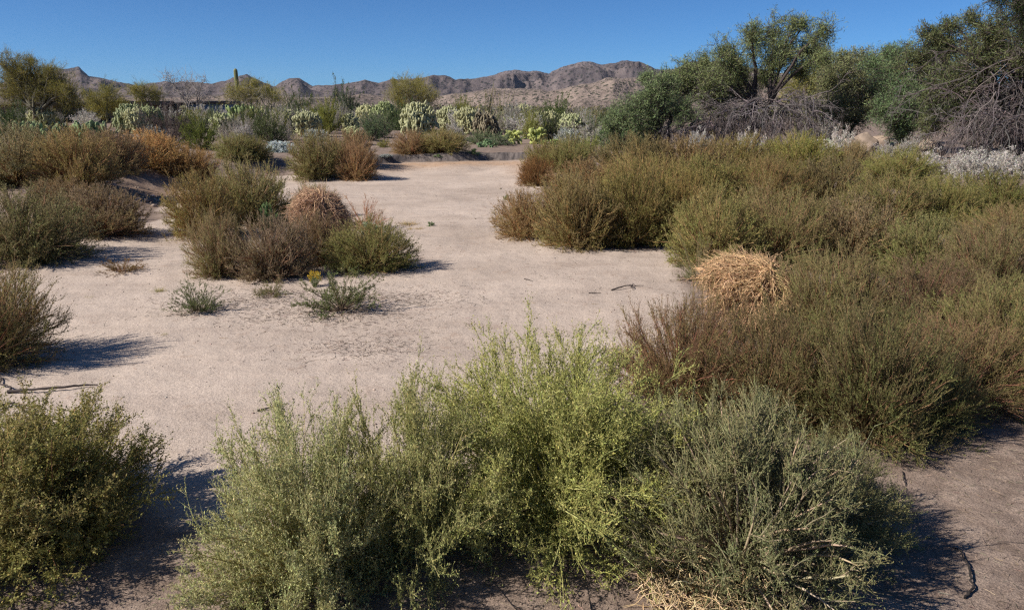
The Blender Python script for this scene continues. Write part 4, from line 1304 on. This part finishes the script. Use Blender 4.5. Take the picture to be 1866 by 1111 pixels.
M_ROCK = rock_mat('boulder_stone', (.23, .17, .125), (.40, .31, .24), 3.5)
for q in [(1548, 29.5, 28, 22, 1, 'tan boulder with a flat top left of the dark trunk'), (1572, 30.5, 32, 30, 2, 'large pale boulder in the middle under the dense tree'), (1600, 31, 28, 26, 3, 'shaded boulder behind the pale one'),
          (1583, 28, 22, 18, 4, 'low front boulder partly behind the brown tumbleweed'), (1690, 27, 40, 24, 5, 'grey boulder glimpsed under the bare branches')]:
    boulder(*q)


# ------------------------------------------------------------------ houses beyond the scrub
def flat_mat(name, c, rough=.8):
    m, n, N, L, b = mat(name)
    co = N.new('ShaderNodeTexCoord').outputs['Object']
    f = noise_node(N, L, co, 3, 5)
    L.new(ramp(N, L, f, [(.3, tuple(x * .85 for x in c)), (.7, tuple(min(1, x * 1.1) for x in c))]), b.inputs['Base Color'])
    b.inputs['Roughness'].default_value = rough
    return m


def box(mb, x0, x1, y0, y1, z0, z1):
    V = [(x, y, z) for z in (z0, z1) for y in (y0, y1) for x in (x0, x1)]
    mb.add(V, q=[(0, 2, 3, 1), (4, 5, 7, 6), (0, 1, 5, 4), (1, 3, 7, 5), (3, 2, 6, 7), (2, 0, 4, 6)])


def part(name, m, parent, *boxes):
    mb = MB()
    for b in boxes:
        box(mb, *b)
    return obj(name, mb.mesh(name, m), parent)


M_TANW, M_ROOF, M_DARK, M_GLASS, M_BLUE, M_WOOD = (flat_mat('tan_wall', (.30, .23, .18)), flat_mat('brown_roof', (.075, .06, .055)), flat_mat('dark_opening', (.02, .02, .022)),
                                                   flat_mat('window_glass', (.05, .06, .07), .15), flat_mat('blue_grey_wall', (.22, .27, .31)), flat_mat('post_wood', (.06, .05, .045)))
p = spot(100, 62)
p[2] -= .1
h1 = tag(obj('house', None, None, p), 'long low house with a dark flat roof behind the palo verdes', 'house', 'houses beyond the scrub')
e0, e1 = top_height(p, 192), top_height(p, 184)
part('wall', M_TANW, h1, (-6, 7.0, 2.2, 8, 0, e0))
part('roof', M_ROOF, h1, (-6.6, 7.6, -.4, 8.6, e0 + .003, e1))
part('porch_post', M_WOOD, h1, (1.6, 1.78, .1, .28, 0, e0))
part('porch_post', M_WOOD, h1, (4.2, 4.38, .1, .28, 0, e0))
part('porch_post', M_WOOD, h1, (-3.2, -3.02, .1, .28, 0, e0))
part('window', M_GLASS, h1, (1.9, 4.0, 2.14, 2.2, .3, e0 - .25))
part('door', M_DARK, h1, (4.5, 5.5, 2.13, 2.2, 0.02, e0 - .2))
p = spot(345, 66)
p[2] -= .1
h2 = tag(obj('house', None, None, p), 'small blue grey building with a dark roof edge left of the saguaro', 'house', 'houses beyond the scrub')
e0, e1 = top_height(p, 189), top_height(p, 184)
part('wall', M_BLUE, h2, (-1.5, 2.5, 0, 4, 0, e0))
part('roof', M_ROOF, h2, (-1.8, 2.8, -.3, 4.3, e0 + .003, e1))
part('window', M_GLASS, h2, (.2, 1.2, -.05, 0, .6, e0 - .4))

# ------------------------------------------------------------------ things nobody could count
def scatter(n, x0, x1, y0, y1, keep, seed):
    g = np.random.default_rng(seed)
    x = x0 + (x1 - x0) * g.random(n)
    y = y0 + (y1 - y0) * g.random(n)
    k = keep(x, y, g)
    x, y = x[k], y[k]
    return g, np.stack([x, y, terrain(x, y)], 1)


def strawy(n, area, keep, seed, name, label, c0, c1, L, r):
    g, p = scatter(n, *area, keep, seed)
    m = len(p)
    a = g.random(m) * 2 * math.pi
    d = np.stack([np.cos(a), np.sin(a), np.abs(g.normal(size=m)) * .12], 1)
    P = strands(g, p + A([0, 0, r * 1.2]), d, L * (.4 + g.random(m)), 4, .18)
    P[..., 2] = np.maximum(P[..., 2], p[:, None, 2] + r * .8)
    mb = MB()
    tubes(mb, P, np.broadcast_to(r * A([1, .9, .8, .5]), (m, 4)), 3, mixc(g, c0, c1, g.random(m), .3))
    tag(obj(name, mb.mesh(name, M_STEM)), label, 'litter', None, 'stuff')


strawy(26000, (-2.5, 5.5, 1.8, 8), lambda x, y, g: sdist(x, y) > .02 + .3 * g.random(len(x)), 1, 'straw_litter', 'dry straw and twig bits strewn over the brown ground in front', (.10, .08, .065), (.42, .33, .24), .035, .0011)
tw = A([flat(595, 575), flat(420, 555), flat(700, 545), flat(660, 630), flat(520, 545)])
tr_ = A([[.7, .35], [.45, .3], [.6, .35], [.4, .3], [.7, .3]])


def near_twigs(x, y, g):
    q = np.zeros(len(x))
    for c, r in zip(tw, tr_):
        q = np.maximum(q, np.exp(-(((x - c[0]) / r[0]) ** 2 + ((y - c[1]) / r[1]) ** 2)))
    return g.random(len(x)) < q * .8


strawy(26000, (-4, 0.6, 5.2, 8.8), near_twigs, 2, 'twig_litter', 'dark broken twigs lying thickly on the sand between the low bushes', (.09, .07, .062), (.24, .18, .145), .05, .0014)
strawy(2500, (-6, 4, 3, 24), lambda x, y, g: (sdist(x, y) < 0) & (fbm(x * .8, y * .8, 3, 31) > .55), 3, 'twig_litter', 'stray bits of twig and straw over the open sand', (.07, .055, .05), (.40, .28, .18), .05, .0018)


def near_feet(x, y, g):
    q = np.zeros(len(x))
    for (a, b, r, r2) in FEET:
        if r > .12:
            q = np.maximum(q, np.exp(-np.maximum(np.hypot((x - a) / r, (y - b) / r2) - .75, 0) ** 2 / .06))
    return (g.random(len(x)) < q * .8) & (sdist(x, y) < .3)


strawy(90000, (-6, 4.5, 4, 20), near_feet, 4, 'leaf_litter', 'fallen dry twigs and leaf bits gathered under the bushes', (.09, .065, .05), (.30, .21, .14), .045, .0021)


def pebbles(n, area, keep, seed, name, label, c0, c1, r0):
    g, p = scatter(n, *area, keep, seed)
    m = len(p)
    r = r0 * np.exp(g.normal(size=m) * .5)
    u = A([[1, 0, 0], [-1, 0, 0], [0, 1, 0], [0, -1, 0], [0, 0, 1], [0, 0, -1.0]])
    V = p[:, None] + u[None] * (r[:, None, None] * (.7 + .6 * g.random((m, 6, 1)))) * A([1.1, 1, .7]) + A([0, 0, 1.0]) * r[:, None, None] * .35
    f = A([[0, 2, 4], [2, 1, 4], [1, 3, 4], [3, 0, 4], [2, 0, 5], [1, 2, 5], [3, 1, 5], [0, 3, 5]])
    mb = MB()
    mb.add(V, t=(np.arange(m)[:, None, None] * 6 + f[None]), c=np.repeat(mixc(g, c0, c1, g.random(m), .2), 6, 0))
    tag(obj(name, mb.mesh(name, M_BARK)), label, 'gravel', None, 'stuff')


pebbles(6000, (-5, 4, 2.5, 14), lambda x, y, g: sdist(x, y) < .1, 1, 'gravel', 'tiny pebbles scattered over the sandy floor', (.22, .17, .14), (.50, .43, .37), .0028)
pebbles(900, (-7, 4, 12, 28), lambda x, y, g: (sdist(x, y) < .1) & (sdist(x, y) > -1.2), 2, 'gravel', 'small stones crumbled from the banks along the edge of the sand', (.24, .17, .12), (.48, .39, .32), .009)
c = at(290, 365)
pebbles(420, (c[0] - .9, c[0] + .9, c[1] - 1.0, c[1] + 1.2), lambda x, y, g: g.random(len(x)) < np.exp(-((x - c[0]) ** 2 + (y - c[1]) ** 2)), 3, 'gravel', 'stones washed out of the left bank', (.20, .15, .12), (.46, .37, .30), .028)


def far_scrub():
    g = np.random.default_rng(9)
    n = 2600
    D = 78 * np.exp(g.random(n) * 1.75)
    u = (-1.1 + 2.2 * g.random(n)) * .85
    x, y = u * D, D
    z = terrain(x, y)
    r = .6 + 1.0 * g.random(n)
    m = 46
    i = np.repeat(np.arange(n), m)
    d = hemi(g, n * m, 0)
    p = np.stack([x, y, z], 1)[i] + d * r[i][:, None] * A([1, 1, 1.0]) * (g.random((n * m, 1)) ** .4)
    pal = A([[.10, .12, .05], [.16, .16, .06], [.20, .18, .15], [.12, .10, .08], [.22, .20, .07]])
    cc = pal[g.integers(0, 5, n)][i] * np.exp(g.normal(size=(n * m, 1)) * .2)
    mb = MB()
    leaves(mb, g, p, nrm(d + g.normal(size=d.shape) * .5), .42, .35, cc)
    tag(obj('distant_scrub', mb.mesh('distant_scrub', M_LEAF)), 'distant belt of desert scrub below the hills', 'scrub', None, 'stuff')


far_scrub()


# ------------------------------------------------------------------ a little air between here and the mountains
mz = bpy.data.materials.new('haze')
mz.use_nodes = True
nn = mz.node_tree
nn.nodes.remove(nn.nodes['Principled BSDF'])
pvn = nn.nodes.new('ShaderNodeVolumePrincipled')
pvn.inputs['Color'].default_value = (.60, .74, .97, 1)
pvn.inputs['Density'].default_value = .00005
pvn.inputs['Anisotropy'].default_value = 0.2
nn.links.new(pvn.outputs[0], nn.nodes['Material Output'].inputs['Volume'])
mb = MB()
box(mb, -4900, 4900, -4900, 4900, -8, 190)
tag(obj('haze', mb.mesh('haze', mz)), 'thin clear desert air', 'haze', None, 'stuff')
